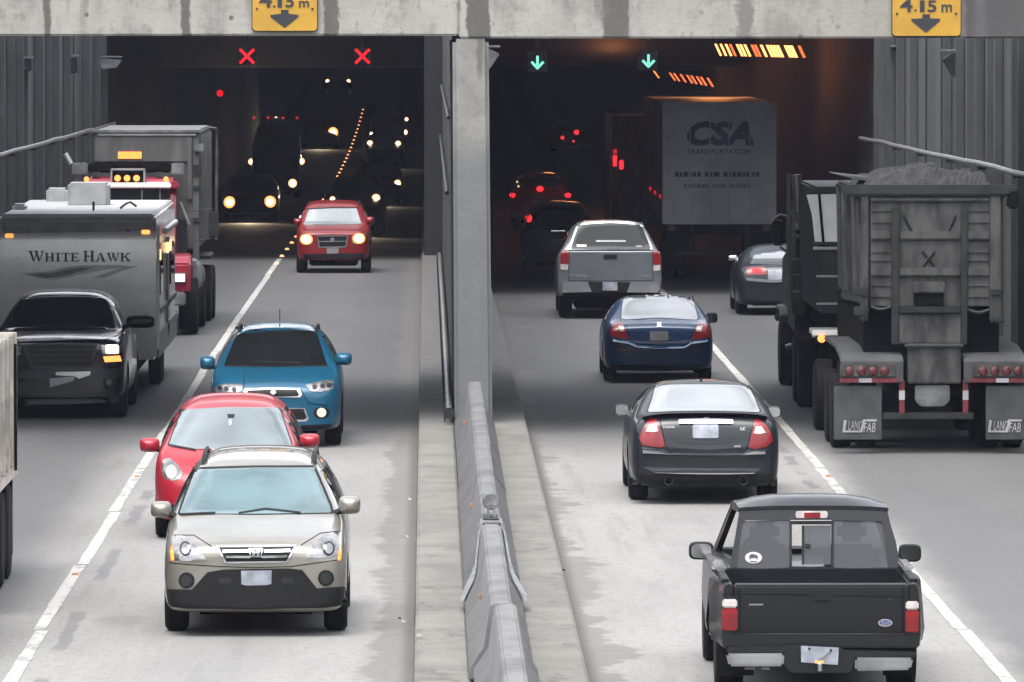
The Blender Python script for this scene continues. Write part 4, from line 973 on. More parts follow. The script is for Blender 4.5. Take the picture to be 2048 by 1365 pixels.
def roof_box(x0, x1, y0, y1, dd, ln, nm):
    a, b = P(x0, y1, dd), P(x1, y0, dd)
    MB().box(a.x, b.x, dd, dd + ln, zat(401, 130.6) - .03, b.z).build(nm, M['trailer_white'], t, bevel=.04)
roof_box(135, 217, 366, 409, 127.2, .8, 'air_conditioner'); roof_box(92, 134, 377, 402, 129.4, .6, 'roof_vent'); roof_box(24, 52, 408, 420, 124.5, .5, 'roof_vent')
MB().tube([(P(187, 410, 124).x, 124, ztop_), (P(187, 410, 124).x, 124, ztop_ + .16)], .02, 6).build('vent_pipe', M['dark_steel'], t)
a = P(258, 410, 125); MB().tube([(a.x - .14, 125, ztop_ + .03), (a.x - .05, 125, ztop_ + .1), (a.x + .02, 125, ztop_ + .13), (a.x + .12, 125, ztop_ + .06)], .02, 6).build('aerial', M['dark_steel'], t)
# propane and jack between the two
MB().lathe([(0, .14), (.03, .16), (.40, .16), (.45, .12)], (xc - .2, 121.4, .53), 'z', 14).build('gas_bottle', M['letter_silver'], t)
MB().lathe([(0, .14), (.03, .16), (.40, .16), (.45, .12)], (xc + .2, 121.4, .53), 'z', 14).build('gas_bottle', M['letter_silver'], t)
# ---------------------------------------------------------------- charcoal saloon going away
def ledge(c, top, bot, name, m, out=.07):
    """a sloping step of the bumper: its upper edge lies on the body, its lower edge stands proud"""
    v = []
    def hit(p, o):
        h = c.bvh.ray_cast(ORG, ray(*p)); q = h[0] if h[0] is not None else P(p[0], p[1], c.d - 1.0)
        return q - ray(*p) * o
    n = len(top)
    for p in top: v.append(hit(p, .006))
    for p in bot: v.append(hit(p, out))
    for p in bot: v.append(hit(p, -.03) - Vector((0, 0, .02)))
    for p in top: v.append(hit(p, -.03))
    f = []
    for r_ in range(4):
        for i in range(n-1): f.append((r_*n+i, r_*n+i+1, ((r_+1) % 4)*n+i+1, ((r_+1) % 4)*n+i))
    f += [(0, n, 2*n, 3*n), (n-1, 4*n-1, 3*n-1, 2*n-1)]
    return MB().add(v, f).build(name, M[m], c.root, smooth=50)
Z = lambda pts: zm(pts, 1200, 730, .2124)
c = car('outgoing_car', 'charcoal saloon with boot spoiler, chrome boot bar and twin exhausts', 'car', 1405.5, 1000, 1, 2.73, [
    (2.25, .6, .3, .62, .45, .66, .7), (2.1, .8, .2, .74, .6, .8, .83), (1.4, .89, .2, .86, .7, .92, .95), (.85, .90, .2, .94, .74, .97, 1.0),
    (.1, .90, .2, .98, .60, 1.32, 1.36), (-.3, .90, .2, 1., .60, 1.36, 1.405), (-.85, .90, .2, 1., .60, 1.355, 1.40), (-.96, .90, .2, 1., .605, 1.345, 1.39), (-1.05, .90, .2, 1., .61, 1.325, 1.365), (-1.68, .90, .2, .99, .70, 1.06, 1.08), (-1.80, .895, .2, .985, .70, 1.04, 1.06),
    (-2.22, .875, .2, .96, .68, 1.03, 1.055), (-2.34, .855, .21, .94, .67, 1.01, 1.03), (-2.42, .81, .24, .86, .62, .94, .96), (-2.47, .74, .3, .62, .5, .64, .65)], 'charcoal', wr=.325, tr=.905, tw=.23)
pt(c, Z([(522, 196), (700, 186), (960, 184), (1220, 188), (1398, 200), (1450, 300), (1505, 432), (1490, 446), (1240, 436), (960, 432), (700, 436), (470, 446), (450, 434), (490, 320)]), 'rear_window', 'bright_glass', st=7)
vline(c, Z([(446, 438), (490, 310), (520, 192)]), 2.4, 'window_seal', 'plastic', off=.012); vline(c, Z([(1512, 438), (1455, 300), (1402, 192)]), 2.4, 'window_seal', 'plastic', off=.012)
# lip spoiler along the boot
y = c.Y - 2.20; zz = c.z + 1.062
n = 12; v = []
for i in range(n+1):
    u = -1 + 2*i/n; x = c.X + .74*u; zc_ = zz + .015*(1-u*u) - .03*abs(u)**6
    v += [(x, y - .12, zc_ + .02), (x, y - .14, zc_ + .004), (x, y + .14, zc_ - .03), (x, y + .12, zc_ + .0)]
MB().add(v, [(i*4+k, i*4+(k+1) % 4, (i+1)*4+(k+1) % 4, (i+1)*4+k) for i in range(n) for k in range(4)] + [(0,1,2,3), tuple(n*4+k for k in range(4))]).build('spoiler', M['charcoal'], c.root)
b = pt(c, Z(rect(742, 1252, 496, 552, 14)), 'boot_bar', 'chrome', off=.03, th=.04, st=3)
pt(c, Z(circ(1000, 514, 42, 22)), 'emblem', 'alloy', off=.045, parent=b)
plate(c, Z(rect(872, 1116, 562, 690, 16)))
vline(c, Z([(560, 500), (590, 640), (630, 800), (700, 830), (960, 838), (1220, 838), (1380, 818), (1420, 640), (1462, 520)]), 1.3, 'boot_gap', 'dark', off=.004)
vline(c, Z([(690, 680), (740, 728), (960, 738), (1200, 734), (1290, 690)]), 1.6, 'boot_crease', 'charcoal', off=.012)
for q, w_ in ((Z([(470, 494), (522, 500), (548, 560), (585, 660), (612, 765), (560, 780), (450, 764), (396, 752), (368, 690), (400, 612), (440, 540)]), Z([(462, 566), (532, 560), (546, 626), (500, 634), (428, 626)])),
              (Z([(1492, 508), (1452, 520), (1440, 590), (1420, 680), (1400, 782), (1460, 796), (1570, 772), (1628, 712), (1610, 640), (1560, 560)]), Z([(1468, 580), (1520, 578), (1562, 640), (1500, 652), (1446, 644)]))):
    h = pt(c, q, 'tail_light', 'lens_red', off=.010, st=4); pt(c, w_, 'reversing_lens', 'lens_white', off=.018, parent=h, st=3)
letters('FUSION', *[1200 + .2124*v for v in (595, 700)], *[730 + .2124*v for v in (576, 598)], M['letter_silver'], c.root, c.bvh, bold=.01)
letters('SE', *[1200 + .2124*v for v in (1318, 1368)], *[730 + .2124*v for v in (590, 618)], M['letter_silver'], c.root, c.bvh, bold=.01)
letters('AWD', *[1200 + .2124*v for v in (1262, 1324)], *[730 + .2124*v for v in (758, 778)], M['letter_silver'], c.root, c.bvh, bold=.01)
# bumper shelf and lower ledge are real steps in the bumper
def shelf(c, px0, px1, py, ly0, ly1, th, name, m):
    d = c.Y + c.sg*ly1; a, b = P(px0, py, d), P(px1, py, d); yy0, yy1 = c.Y + c.sg*ly0, c.Y + c.sg*ly1
    k = (b.x - a.x)*.06
    MB().add([(a.x + k*1.5, yy1, a.z + th), (a.x, yy0, a.z + th), (b.x, yy0, a.z + th), (b.x - k*1.5, yy1, a.z + th), (a.x + k*1.5, yy1, a.z), (a.x, yy0, a.z - .02), (b.x, yy0, a.z - .02), (b.x - k*1.5, yy1, a.z)],
             [(0,1,2,3),(4,7,6,5),(0,4,5,1),(1,5,6,2),(2,6,7,3),(3,7,4,0)]).build(name, M[m], c.root, bevel=.012)
ledge(c, Z([(398, 776), (585, 790), (636, 822), (960, 834), (1350, 826), (1400, 798), (1560, 796)]), Z([(404, 832), (590, 842), (640, 846), (960, 852), (1350, 850), (1400, 848), (1556, 842)]), 'bumper_shelf', 'charcoal_step')
ledge(c, Z([(404, 962), (700, 970), (960, 974), (1250, 973), (1540, 970)]), Z([(520, 1018), (720, 1026), (960, 1030), (1250, 1030), (1450, 1026)]), 'lower_ledge', 'charcoal_step')
pt(c, Z([(300, 1036), (540, 1030), (960, 1036), (1440, 1034), (1660, 1020), (1650, 1140), (1300, 1120), (960, 1124), (600, 1120), (290, 1130)]), 'valance', 'plastic', off=.010, st=7)
for x_ in (646, 1350):
    p = P(*Z([(x_, 1092)])[0], c.d - 1.16)
    MB().lathe([(.2, .04), (.0, .044), (-.002, .055), (.25, .055), (.25, .02)], (p.x, p.y, p.z), 'y', 18).build('exhaust', M['dark_steel'], c.root)
mirror(c, 1228, 1260, 808, 832, .75, 'charcoal', 1272, 834, 'chrome'); mirror(c, 1531, 1563, 812, 836, .75, 'charcoal', 1524, 832, 'chrome')
for s in (1, -1): side_glass(c, s, SIDE(1.02, 1.28, [(-.0, .72, .2, .0), (-.9, -.08, -.08, -.75)]))
MB().box(c.X - .012, c.X + .012, c.Y - .9, c.Y - .75, c.z + 1.375, c.z + 1.42).build('aerial_fin', M['plastic'], c.root, bevel=.004)

# ---------------------------------------------------------------- blue saloon
Z = lambda pts: zm(pts, 1080, 400, .2784)
c = car('outgoing_car', 'deep blue saloon between the capped grey pickup and the charcoal saloon', 'car', 1314.5, 762, 1, 2.7, [
    (2.2, .6, .3, .58, .45, .62, .66), (2.0, .78, .2, .70, .6, .76, .79), (1.3, .87, .2, .82, .7, .88, .9), (.95, .875, .2, .88, .72, .92, .94),
    (.15, .878, .2, .94, .60, 1.25, 1.28), (-.3, .878, .2, .95, .60, 1.30, 1.335), (-.85, .878, .2, .95, .60, 1.30, 1.345), (-.98, .878, .2, .95, .605, 1.295, 1.34), (-1.08, .878, .2, .95, .61, 1.27, 1.31), (-1.62, .878, .2, .94, .70, .995, 1.005), (-1.78, .87, .2, .93, .70, .97, .98),
    (-2.08, .86, .2, .90, .67, .945, .965), (-2.2, .83, .21, .86, .64, .915, .935), (-2.27, .79, .24, .78, .6, .83, .85), (-2.31, .72, .3, .6, .5, .62, .63)], 'navy', wr=.31, tr=.875, tw=.2)
pt(c, Z([(604, 694), (700, 684), (850, 682), (1000, 684), (1092, 692), (1115, 770), (1136, 850), (1120, 862), (860, 846), (600, 860), (584, 848), (590, 770)]), 'rear_window', 'bright_glass', st=6)
vline(c, Z([(582, 856), (592, 770), (604, 688)]), 1.8, 'window_seal', 'plastic', off=.01); vline(c, Z([(1140, 856), (1116, 770), (1094, 688)]), 1.8, 'window_seal', 'plastic', off=.01)
pt(c, Z([(780, 700), (850, 696), (900, 700), (880, 712), (800, 712)]), 'brake_lamp', 'plastic', off=.008)
for q, w_ in ((Z([(530, 878), (592, 876), (612, 930), (644, 1000), (580, 996), (512, 984), (500, 935)]), Z([(560, 906), (596, 900), (606, 942), (578, 946)])), (Z([(1134, 884), (1188, 884), (1226, 900), (1226, 985), (1150, 1000), (1086, 1002), (1112, 944)]), Z([(1130, 906), (1168, 904), (1160, 946), (1120, 944)]))):
    h = pt(c, q, 'tail_light', 'lens_red', off=.010, st=3); pt(c, w_, 'reversing_lens', 'lens_white', off=.016, parent=h, st=2)
plate(c, Z(rect(790, 922, 944, 1012, 8)), 'grey_plate')
pt(c, Z([(838, 876), (874, 876), (870, 912), (842, 912)]), 'emblem', 'chrome', off=.014)
ledge(c, Z([(520, 990), (630, 1004), (700, 1040), (860, 1048), (1040, 1044), (1090, 1008), (1210, 994)]), Z([(526, 1018), (632, 1034), (700, 1062), (860, 1070), (1040, 1066), (1086, 1036), (1204, 1020)]), 'bumper_shelf', 'navy_step')
vline(c, Z([(612, 900), (650, 1000), (700, 1038), (860, 1044), (1040, 1042), (1082, 1000), (1112, 900)]), 1.0, 'boot_gap', 'dark', off=.004)
vline(c, Z([(690, 1166), (860, 1172), (1030, 1168)]), 2, 'bumper_crease', 'navy', off=.02)
for x_ in (590, 1120): pt(c, Z(rect(x_-26, x_+26, 1072, 1084, 3)), 'bumper_reflector', 'lens_dark_red', off=.01)
pt(c, Z([(500, 1190), (860, 1196), (1200, 1188), (1190, 1226), (860, 1232), (510, 1228)]), 'valance', 'plastic', off=.008, st=5)
mirror(c, 1205, 1222, 628, 646, .8, 'plastic', 1236, 642, 'glass'); mirror(c, 1412, 1435, 625, 646, .8, 'plastic', 1404, 642, 'glass')
for s in (1, -1): side_glass(c, s, SIDE(.96, 1.18, [(-.0, .75, .25, .0), (-.9, -.08, -.08, -.75)]))

# ---------------------------------------------------------------- grey pickup with canopy
c = car('outgoing_pickup', 'light grey pickup with matching bed canopy and red tail lights', 'pickup truck', 1216, 634, 1, 3.7, [
    (2.75, .8, .4, .9, .6, 1.0, 1.03), (2.6, .95, .35, 1.0, .75, 1.08, 1.1), (1.5, .99, .3, 1.08, .8, 1.16, 1.18), (1.1, 1.0, .3, 1.12, .82, 1.2, 1.22), (.3, 1.0, .3, 1.14, .70, 1.70, 1.74), (-.6, 1.0, .3, 1.14, .70, 1.82, 1.87),
    (-2.70, 1.01, .42, 1.14, .70, 1.86, 1.905), (-2.80, 1.01, .42, 1.14, .70, 1.85, 1.895), (-2.84, 1.01, .42, 1.14, .70, 1.83, 1.87), (-3.04, 1.01, .42, 1.26, .93, 1.345, 1.35), (-3.075, 1.01, .42, 1.26, .94, 1.335, 1.337), (-3.10, 1.0, .43, 1.25, .95, 1.32, 1.32), (-3.115, .985, .45, 1.22, .94, 1.30, 1.30)], 'grey', wr=.375, tr=.97, tw=.25)
pt(c, Z([(268, 166), (500, 148), (736, 164), (804, 330), (806, 356), (500, 356), (208, 356), (212, 330)]), 'canopy_surround', 'alloy', off=.006, st=5)
pt(c, Z([(278, 180), (500, 164), (728, 180), (794, 340), (790, 352), (500, 352), (222, 350), (224, 336)]), 'canopy_window', 'dark_pane', off=.018, st=5)
letters('~~~~~~~~~', *[1080 + .2784*v for v in (402, 616)], *[400 + .2784*v for v in (288, 304)], M['letter_silver'], c.root, c.bvh, off=.03, bold=.03, name='window_script')
pt(c, Z(rect(264, 334, 320, 338)), 'sticker', 'lens_white', off=.028, st=3); pt(c, Z(rect(690, 732, 326, 340)), 'sticker', 'grey_plate', off=.028, st=3)
pt(c, Z(rect(456, 554, 394, 424, 4)), 'tailgate_handle', 'plastic', off=.014)
for q, w_ in ((Z([(150, 366), (206, 366), (204, 462), (146, 458)]), Z([(146, 462), (204, 466), (198, 506), (150, 500)])), (Z([(812, 370), (860, 372), (868, 464), (812, 468)]), Z([(812, 472), (866, 468), (862, 508), (816, 512)]))):
    h = pt(c, q, 'tail_light', 'lens_red', off=.012, st=3); pt(c, w_, 'reversing_lens', 'lens_white', off=.014, parent=h, st=2)
vline(c, Z([(212, 362), (206, 580)]), 1.0, 'tailgate_gap', 'dark', off=.004); vline(c, Z([(806, 362), (812, 580)]), 1.0, 'tailgate_gap', 'dark', off=.004); vline(c, Z([(206, 580), (500, 584), (812, 580)]), 1.2, 'tailgate_gap', 'dark', off=.004)
vline(c, Z([(206, 362), (500, 366), (812, 362)]), 1.2, 'tailgate_gap', 'dark', off=.006)
letters('TUNDRA', *[1080 + .2784*v for v in (206, 336)], *[400 + .2784*v for v in (538, 554)], M['letter_silver'], c.root, c.bvh, off=.014)
letters('SR5', *[1080 + .2784*v for v in (742, 796)], *[400 + .2784*v for v in (540, 556)], M['letter_silver'], c.root, c.bvh, off=.014)
pt(c, Z([(160, 596), (340, 592), (372, 660), (160, 668)]), 'bumper', 'chrome', off=.06, th=.1, st=4); pt(c, Z([(650, 598), (850, 602), (870, 668), (624, 664)]), 'bumper', 'chrome', off=.06, th=.1, st=4)
pt(c, Z([(345, 590), (650, 594), (624, 668), (372, 664)]), 'bumper_step', 'plastic', off=.05, th=.1, st=4)
pt(c, Z(rect(450, 556, 590, 652)), 'number_plate', 'plate', off=.075)
pt(c, Z([(160, 670), (500, 666), (860, 670), (850, 712), (160, 712)]), 'undertray', 'dark', off=.01, st=5)
for s in (1, -1): side_glass(c, s, SIDE(1.2, 1.6, [(-.3, .85, .5, -.3), (-1.2, -.4, -.4, -1.2), (-2.7, -1.3, -1.3, -2.7)]))
MB().tube([(c.X + .62, c.Y - 3.4, c.z + .35), (c.X + .62, c.Y - 3.0, c.z + .38)], .04, 10).build('exhaust', M['dark_steel'], c.root)

# ---------------------------------------------------------------- dark cars further in the outgoing tube
c = car('outgoing_car', 'dark navy off-roader in front of the capped grey pickup, one brake light lit', 'car', 1118, 545, 1, 2.7, [
    (2.2, .7, .35, .8, .6, .9, .95), (1.2, .88, .3, 1., .75, 1.06, 1.1), (.4, .88, .3, 1.05, .65, 1.55, 1.6), (-.5, .88, .3, 1.05, .64, 1.62, 1.68), (-1.9, .88, .3, 1.05, .62, 1.58, 1.64), (-2.2, .88, .3, 1.05, .7, 1.1, 1.15), (-2.3, .86, .35, 1., .65, 1.0, 1.02)], 'dark_navy', wr=.35, tr=.87)
pt(c, [(1072, 424), (1118, 420), (1165, 424), (1176, 452), (1118, 455), (1060, 452)], 'rear_window', 'glass', st=4)
pt(c, circ(1057, 437, 7, 8), 'tail_light', 'lit_brake', off=.02); pt(c, circ(1180, 470, 5, 8), 'tail_light', 'lens_red', off=.02)
plate(c, rect(1106, 1130, 478, 490), 'grey_plate')
pt(c, rect(1102, 1130, 458, 463), 'badge_strip', 'chrome', off=.02)
pt(c, rect(1050, 1188, 505, 525, 3), 'bumper', 'plastic', off=.03)
c = car('outgoing_car', 'dark vehicle deep in the outgoing tube with three glowing brake lights', 'car', 1080, 458, 1, 2.7, [
    (2.2, .7, .35, .8, .6, .9, .95), (1.2, .88, .3, 1., .75, 1.06, 1.1), (.4, .88, .3, 1.05, .65, 1.55, 1.6), (-.5, .88, .3, 1.05, .64, 1.62, 1.68), (-1.9, .88, .3, 1.05, .62, 1.58, 1.64), (-2.2, .88, .3, 1.05, .7, 1.1, 1.15), (-2.3, .86, .35, 1., .65, 1.0, 1.02)], 'dark_red', wr=.35, tr=.87, wells=False)
pt(c, [(1042, 352), (1080, 349), (1118, 352), (1124, 372), (1080, 374), (1036, 372)], 'rear_window', 'glass', st=4)
for x_, y_, r_ in ((1025, 391, 6), (1136, 391, 6), (1080, 378, 7)): pt(c, circ(x_, y_, r_, r_*.8), 'brake_light', 'lit_brake', off=.03, st=2)
plate(c, rect(1066, 1092, 402, 414), 'grey_plate')
for i in range(2): pt(c, circ(1034 + i*3, 364 + i*9, 1.8), 'reflector', 'lit_marker', off=.03, st=1.5)
c = car('outgoing_car', 'steel blue saloon with lit brake light between the box trailer and gravel truck', 'car', 1560, 628, 1, 2.7, [
    (2.2, .6, .3, .62, .45, .66, .7), (1.4, .89, .2, .86, .7, .92, .95), (.85, .90, .2, .94, .74, .97, 1.0), (.1, .90, .2, .98, .60, 1.30, 1.34), (-.8, .90, .2, 1., .59, 1.33, 1.38), (-1.0, .90, .2, 1., .60, 1.30, 1.34), (-1.7, .90, .2, .98, .70, 1.03, 1.05),
    (-2.2, .88, .2, .93, .66, .985, 1.015), (-2.34, .85, .21, .89, .64, .95, .98), (-2.42, .80, .24, .80, .6, .86, .88), (-2.46, .74, .3, .62, .5, .64, .65)], 'steel_blue', wr=.33, tr=.89)
pt(c, [(1510, 508), (1560, 502), (1612, 508), (1622, 528), (1560, 530), (1500, 528)], 'rear_window', 'bright_glass', st=4)
for q in ([(1492, 536), (1530, 534), (1536, 550), (1496, 551)], [(1628, 536), (1590, 534), (1584, 550), (1624, 551)]): 
    h = pt(c, q, 'tail_light', 'lens_red', off=.012, st=3)
    cxx = sum(p[0] for p in q)/4; pt(c, circ(cxx, 541, 10, 5), 'brake_lamp', 'lit_brake', off=.02, parent=h, st=2)
plate(c, rect(1536, 1580, 540, 560, 2)); pt(c, [(1492, 556), (1540, 560), (1620, 556), (1618, 562), (1540, 566), (1494, 562)], 'bumper_shelf', 'grey', off=.02, st=3)
mirror(c, 1456, 1476, 511, 522, .8, 'chrome', 1492, 522)

# ---------------------------------------------------------------- nearest pickup with a see-through cab
Z = lambda pts: zm(pts, 1340, 980, .2821)
DT = 67.4; c = Car(); c.cx = 1642.5; c.X = P(1642.5, 1200, DT).x; c.sg = 1; c.d = DT + 1.15; c.wb = 2.9; c.Y = c.d + 1.45; c.z = 0.
c.root = root('outgoing_pickup', (c.X, c.Y, 0), 'black pickup with open bed and sliding rear window, nearest the camera', 'pickup truck')
R = c.root; X = c.X
gz_ = lambda py: zat(py, DT)
zt_ = gz_(1168); zb_ = gz_(1268)
# tailgate: slightly crowned slab with a rolled top
hw = .735
mb = MB(); mb.prism([(DT + .005, zb_), (DT - .012, zb_ + .1), (DT - .02, zt_ - .13), (DT - .022, zt_ - .02), (DT + .01, zt_), (DT + .07, zt_), (DT + .075, zb_)], 'x', X - hw, X + hw)
tg = mb.build('tailgate', M['slate'], R, bevel=.012)
# bed sides with bulged wheel arches
def bed_side(s):
    st = [(DT - .01, .835, .84), (DT + .12, .85, .86), (DT + .55, .862, .875), (DT + .75, .90, .92), (DT + 1.15, .925, .935), (DT + 1.55, .90, .92), (DT + 1.8, .865, .88), (DT + 2.0, .86, .872)]
    v, f = [], []
    for (y, wm, wl) in st:
        for (x, z) in ((.745, zb_ - .12), (wl - .02, zb_ - .12), (wl, .55), (wm, .78), (wm - .015, zt_ - .05), (wm - .035, zt_ - .005), (.75, zt_ - .005)): v.append((X + s*x, y, z))
    n = 7
    for i in range(len(st)-1):
        for k in range(n): f.append((i*n+k, i*n+(k+1) % n, (i+1)*n+(k+1) % n, (i+1)*n+k))
    f += [tuple(range(n)), tuple((len(st)-1)*n+k for k in range(n))]
    cut = MB().lathe([(-.3, .42), (.4, .42)], (X + s*.85, DT + 1.15, .37), 'x', 24).build('cutter', M['dark'], R, smooth=0)
    o = MB().add(v, f).build('bed_side', M['slate'], R, bevel=.01)
    b = o.modifiers.new('b', 'BOOLEAN'); b.object = cut; b.solver = 'EXACT'; b.material_mode = 'TRANSFER'
    me = bpy.data.meshes.new_from_object(o.evaluated_get(bpy.context.evaluated_depsgraph_get())); o.modifiers.clear(); o.data = me; bpy.data.objects.remove(cut)
    me.polygons.foreach_set('use_smooth', [True]*len(me.polygons)); me.set_sharp_from_angle(angle=math.radians(35))
    return o
bs = [bed_side(1), bed_side(-1)]
MB().box(X - .74, X + .74, DT + .08, DT + 1.98, zb_ - .1, zb_ - .05).build('bed_floor', M['dark_steel'], R)
MB().box(X - .74, X + .74, DT + 1.94, DT + 1.985, zb_ - .045, zt_ - .01).build('bed_front', M['slate'], R)
for s in (1, -1):
    MB().prism([(DT + 1.15, .3), (DT + .75, .3), (DT + .78, .66), (DT + 1.0, .78), (DT + 1.3, .78), (DT + 1.52, .66), (DT + 1.55, .3)], 'x', *sorted((X + s*.50, X + s*.744))).build('wheel_box', M['dark'], R)
    MB().box(*sorted((X + s*.765, X + s*.835)), DT + .25, DT + 1.95, zt_ - .004, zt_ + .022).build('bed_rail', M['plastic'], R, bevel=.008)
    MB().box(*sorted((X + s*.755, X + s*.85)), DT + 1.15, DT + 1.93, zt_ + .023, zt_ + .075).build('rail_cap', M['chrome'], R, bevel=.015)
# forward lower body: cab sill, doors, bonnet, closed loft
v = []; st = [(DT + 2.02, .86, .34, zt_ - .02, .72, zt_ - .005, zt_), (DT + 2.5, .865, .3, .98, .74, 1.0, 1.01), (DT + 3.6, .865, .3, .98, .74, 1.0, 1.03), (DT + 4.4, .86, .3, .94, .72, .98, 1.01), (DT + 4.75, .84, .3, .88, .68, .93, .95), (DT + 4.9, .7, .35, .75, .55, .8, .82)]
vs, fs = [], []
for (y, *a) in st:
    h = ring(*a); full = h + [(-x, z) for x, z in h[-2:0:-1]]; vs += [(X + x, y, z) for x, z in full]
for i in range(len(st)-1):
    for k in range(14): fs.append((i*14+k, i*14+(k+1) % 14, (i+1)*14+(k+1) % 14, (i+1)*14+k))
fs += [tuple(range(14)), tuple((len(st)-1)*14+k for k in range(14))]
MB().add(vs, fs).build('body', M['slate'], R, smooth=35)
# cab frame: rear wall and windscreen frame with real openings
CY0, CY1, CY2, CY3 = DT + 2.03, DT + 2.17, DT + 3.05, DT + 3.62      # rear base, rear top, screen top, screen base
def wpt(px_, py, y): return P(px_, py, y)
def rear_y(z): return CY0 + (CY1 - CY0) * (z - zt_) / (1.5 - zt_)
def cabpt(px_, py):
    q = P(px_, py, CY0 + .05); q = P(px_, py, rear_y(q.z)); return q
OUT = [(1466, 1166), (1461, 1140), (1470, 1080), (1480, 1022), (1500, 1013), (1640, 1010), (1755, 1015), (1774, 1026), (1792, 1084), (1803, 1142), (1800, 1168)]
INN = [(1474, 1140), (1473, 1134), (1478, 1090), (1485, 1044), (1492, 1041), (1640, 1040), (1758, 1043), (1765, 1046), (1771, 1092), (1776, 1134), (1774, 1140)]
n = len(OUT)
vf = [cabpt(*p) for p in OUT] + [cabpt(*p) for p in INN]
vb = [v + Vector((0, .05, 0)) for v in vf]
fs = []
for i in range(n):
    j = (i+1) % n
    fs += [(i, j, n+j, n+i), (2*n+i, 3*n+i, 3*n+j, 2*n+j), (n+i, n+j, 3*n+j, 3*n+i), (i, 2*n+i, 2*n+j, j)]
MB().add(vf + vb, fs).build('cab_rear', M['slate'], R, smooth=30)
def frame3(outer, inner, name, th):
    n = len(outer); o = [Vector(p) for p in outer]; i_ = [Vector(p) for p in inner]; v = o + i_ + [p + th for p in o] + [p + th for p in i_]; f = []
    for i in range(n):
        j = (i+1) % n; f += [(i, j, n+j, n+i), (2*n+i, 3*n+i, 3*n+j, 2*n+j), (n+i, n+j, 3*n+j, 3*n+i), (i, 2*n+i, 2*n+j, j)]
    return MB().add(v, f).build(name, M['slate'], R, smooth=30)
rt = vf[4].z; bw, tw_ = .80, .635
frame3([(X-bw, CY3, 1.0), (X-tw_, CY2, rt), (X+tw_, CY2, rt), (X+bw, CY3, 1.0)], [(X-bw+.06, CY3-.03, 1.05), (X-tw_+.06, CY2+.04, rt-.05), (X+tw_-.06, CY2+.04, rt-.05), (X+bw-.06, CY3-.03, 1.05)], 'screen_frame', Vector((0, -.05, 0)))
for s in (1, -1):
    e0 = vf[1 if s < 0 else 9]; e1 = vf[3 if s < 0 else 7]
    frame3([(e0.x, CY0 + .06, zt_), (e1.x, CY1 + .05, rt - .02), (X + s*tw_, CY2 - .06, rt - .02), (X + s*bw, CY3 - .06, 1.0)], [(e0.x - s*.015, CY0 + .3, 1.03), (e1.x - s*.005, CY1 + .22, rt - .07), (X + s*(tw_ + .01), CY2 - .10, rt - .07), (X + s*(bw - .03), CY3 - .25, 1.03)], 'door_frame', Vector((-s*.05, 0, 0)))
# roof: crowned shell
v, f = [], []
ny, nx = 7, 9
for j in range(ny):
    t = j/(ny-1); y = CY1 - .015 + (CY2 - CY1 + .03)*t
    for i in range(nx):
        u = -1 + 2*i/(nx-1); ww = (vf[7].x - vf[3].x)/2 + .012
        v.append(((vf[7].x + vf[3].x)/2*(1-t) + X*t + u*(ww*(1-t) + (tw_ + .01)*t), y, rt - .012 + .075*(1 - abs(u)**3.5) * (1 - abs(2*t-1)**4*.75) + .02*math.sin(math.pi*t)))
for j in range(ny-1):
    for i in range(nx-1): f.append((j*nx+i, j*nx+i+1, (j+1)*nx+i+1, (j+1)*nx+i))
m0 = len(v); v += [(p[0], p[1], p[2] - .03) for p in v[:m0]]
f += [tuple(m0 + k for k in q)[::-1] for q in f[:]]
bnd = [i for i in range(nx)] + [j*nx + nx-1 for j in range(1, ny)] + [(ny-1)*nx + i for i in range(nx-2, -1, -1)] + [j*nx for j in range(ny-2, 0, -1)]
f += [(a, b, b + m0, a + m0) for a, b in zip(bnd, bnd[1:] + bnd[:1])]
MB().add(v, f).build('roof', M['slate'], R, smooth=45)
def tint_mat(name, tint, refl, body_, fac):
    m, nt, b = newmat(name)
    b.inputs['Base Color'].default_value = (*body_, 1); b.inputs['Roughness'].default_value = .04; b.inputs['IOR'].default_value = refl
    tr = nt.nodes.new('ShaderNodeBsdfTransparent'); tr.inputs[0].default_value = (*tint, 1); mx_ = nt.nodes.new('ShaderNodeMixShader')
    mx_.inputs[0].default_value = fac
    nt.links.new(b.outputs[0], mx_.inputs[1]); nt.links.new(tr.outputs[0], mx_.inputs[2]); nt.links.new(mx_.outputs[0], nt.nodes['Material Output'].inputs[0])
    return m
M['tint'] = tint_mat('tinted_pane', (.62, .64, .67), 1.6, (.05, .055, .06), .45); M['clear'] = tint_mat('clear_pane', (1, 1, 1), 1.3, (.02, .02, .02), .9)
def pane(pts, name, m, dy=.02):
    v = [cabpt(*p) + Vector((0, dy, 0)) for p in pts]; n = len(v)
    return MB().add(v + [p + Vector((0, .006, 0)) for p in v], [tuple(range(n)), tuple(range(n, 2*n))[::-1]] + [(i, (i+1) % n, n+(i+1) % n, n+i) for i in range(n)]).build(name, M[m], R, smooth=0)
pane([(1471, 1141), (1482, 1043), (1580, 1040), (1580, 1141)], 'rear_pane', 'tint'); pane([(1664, 1141), (1664, 1040), (1767, 1043), (1777, 1141)], 'rear_pane', 'tint')
pane([(1605, 1130), (1605, 1052), (1662, 1052), (1662, 1130)], 'sliding_pane', 'tint', .03)
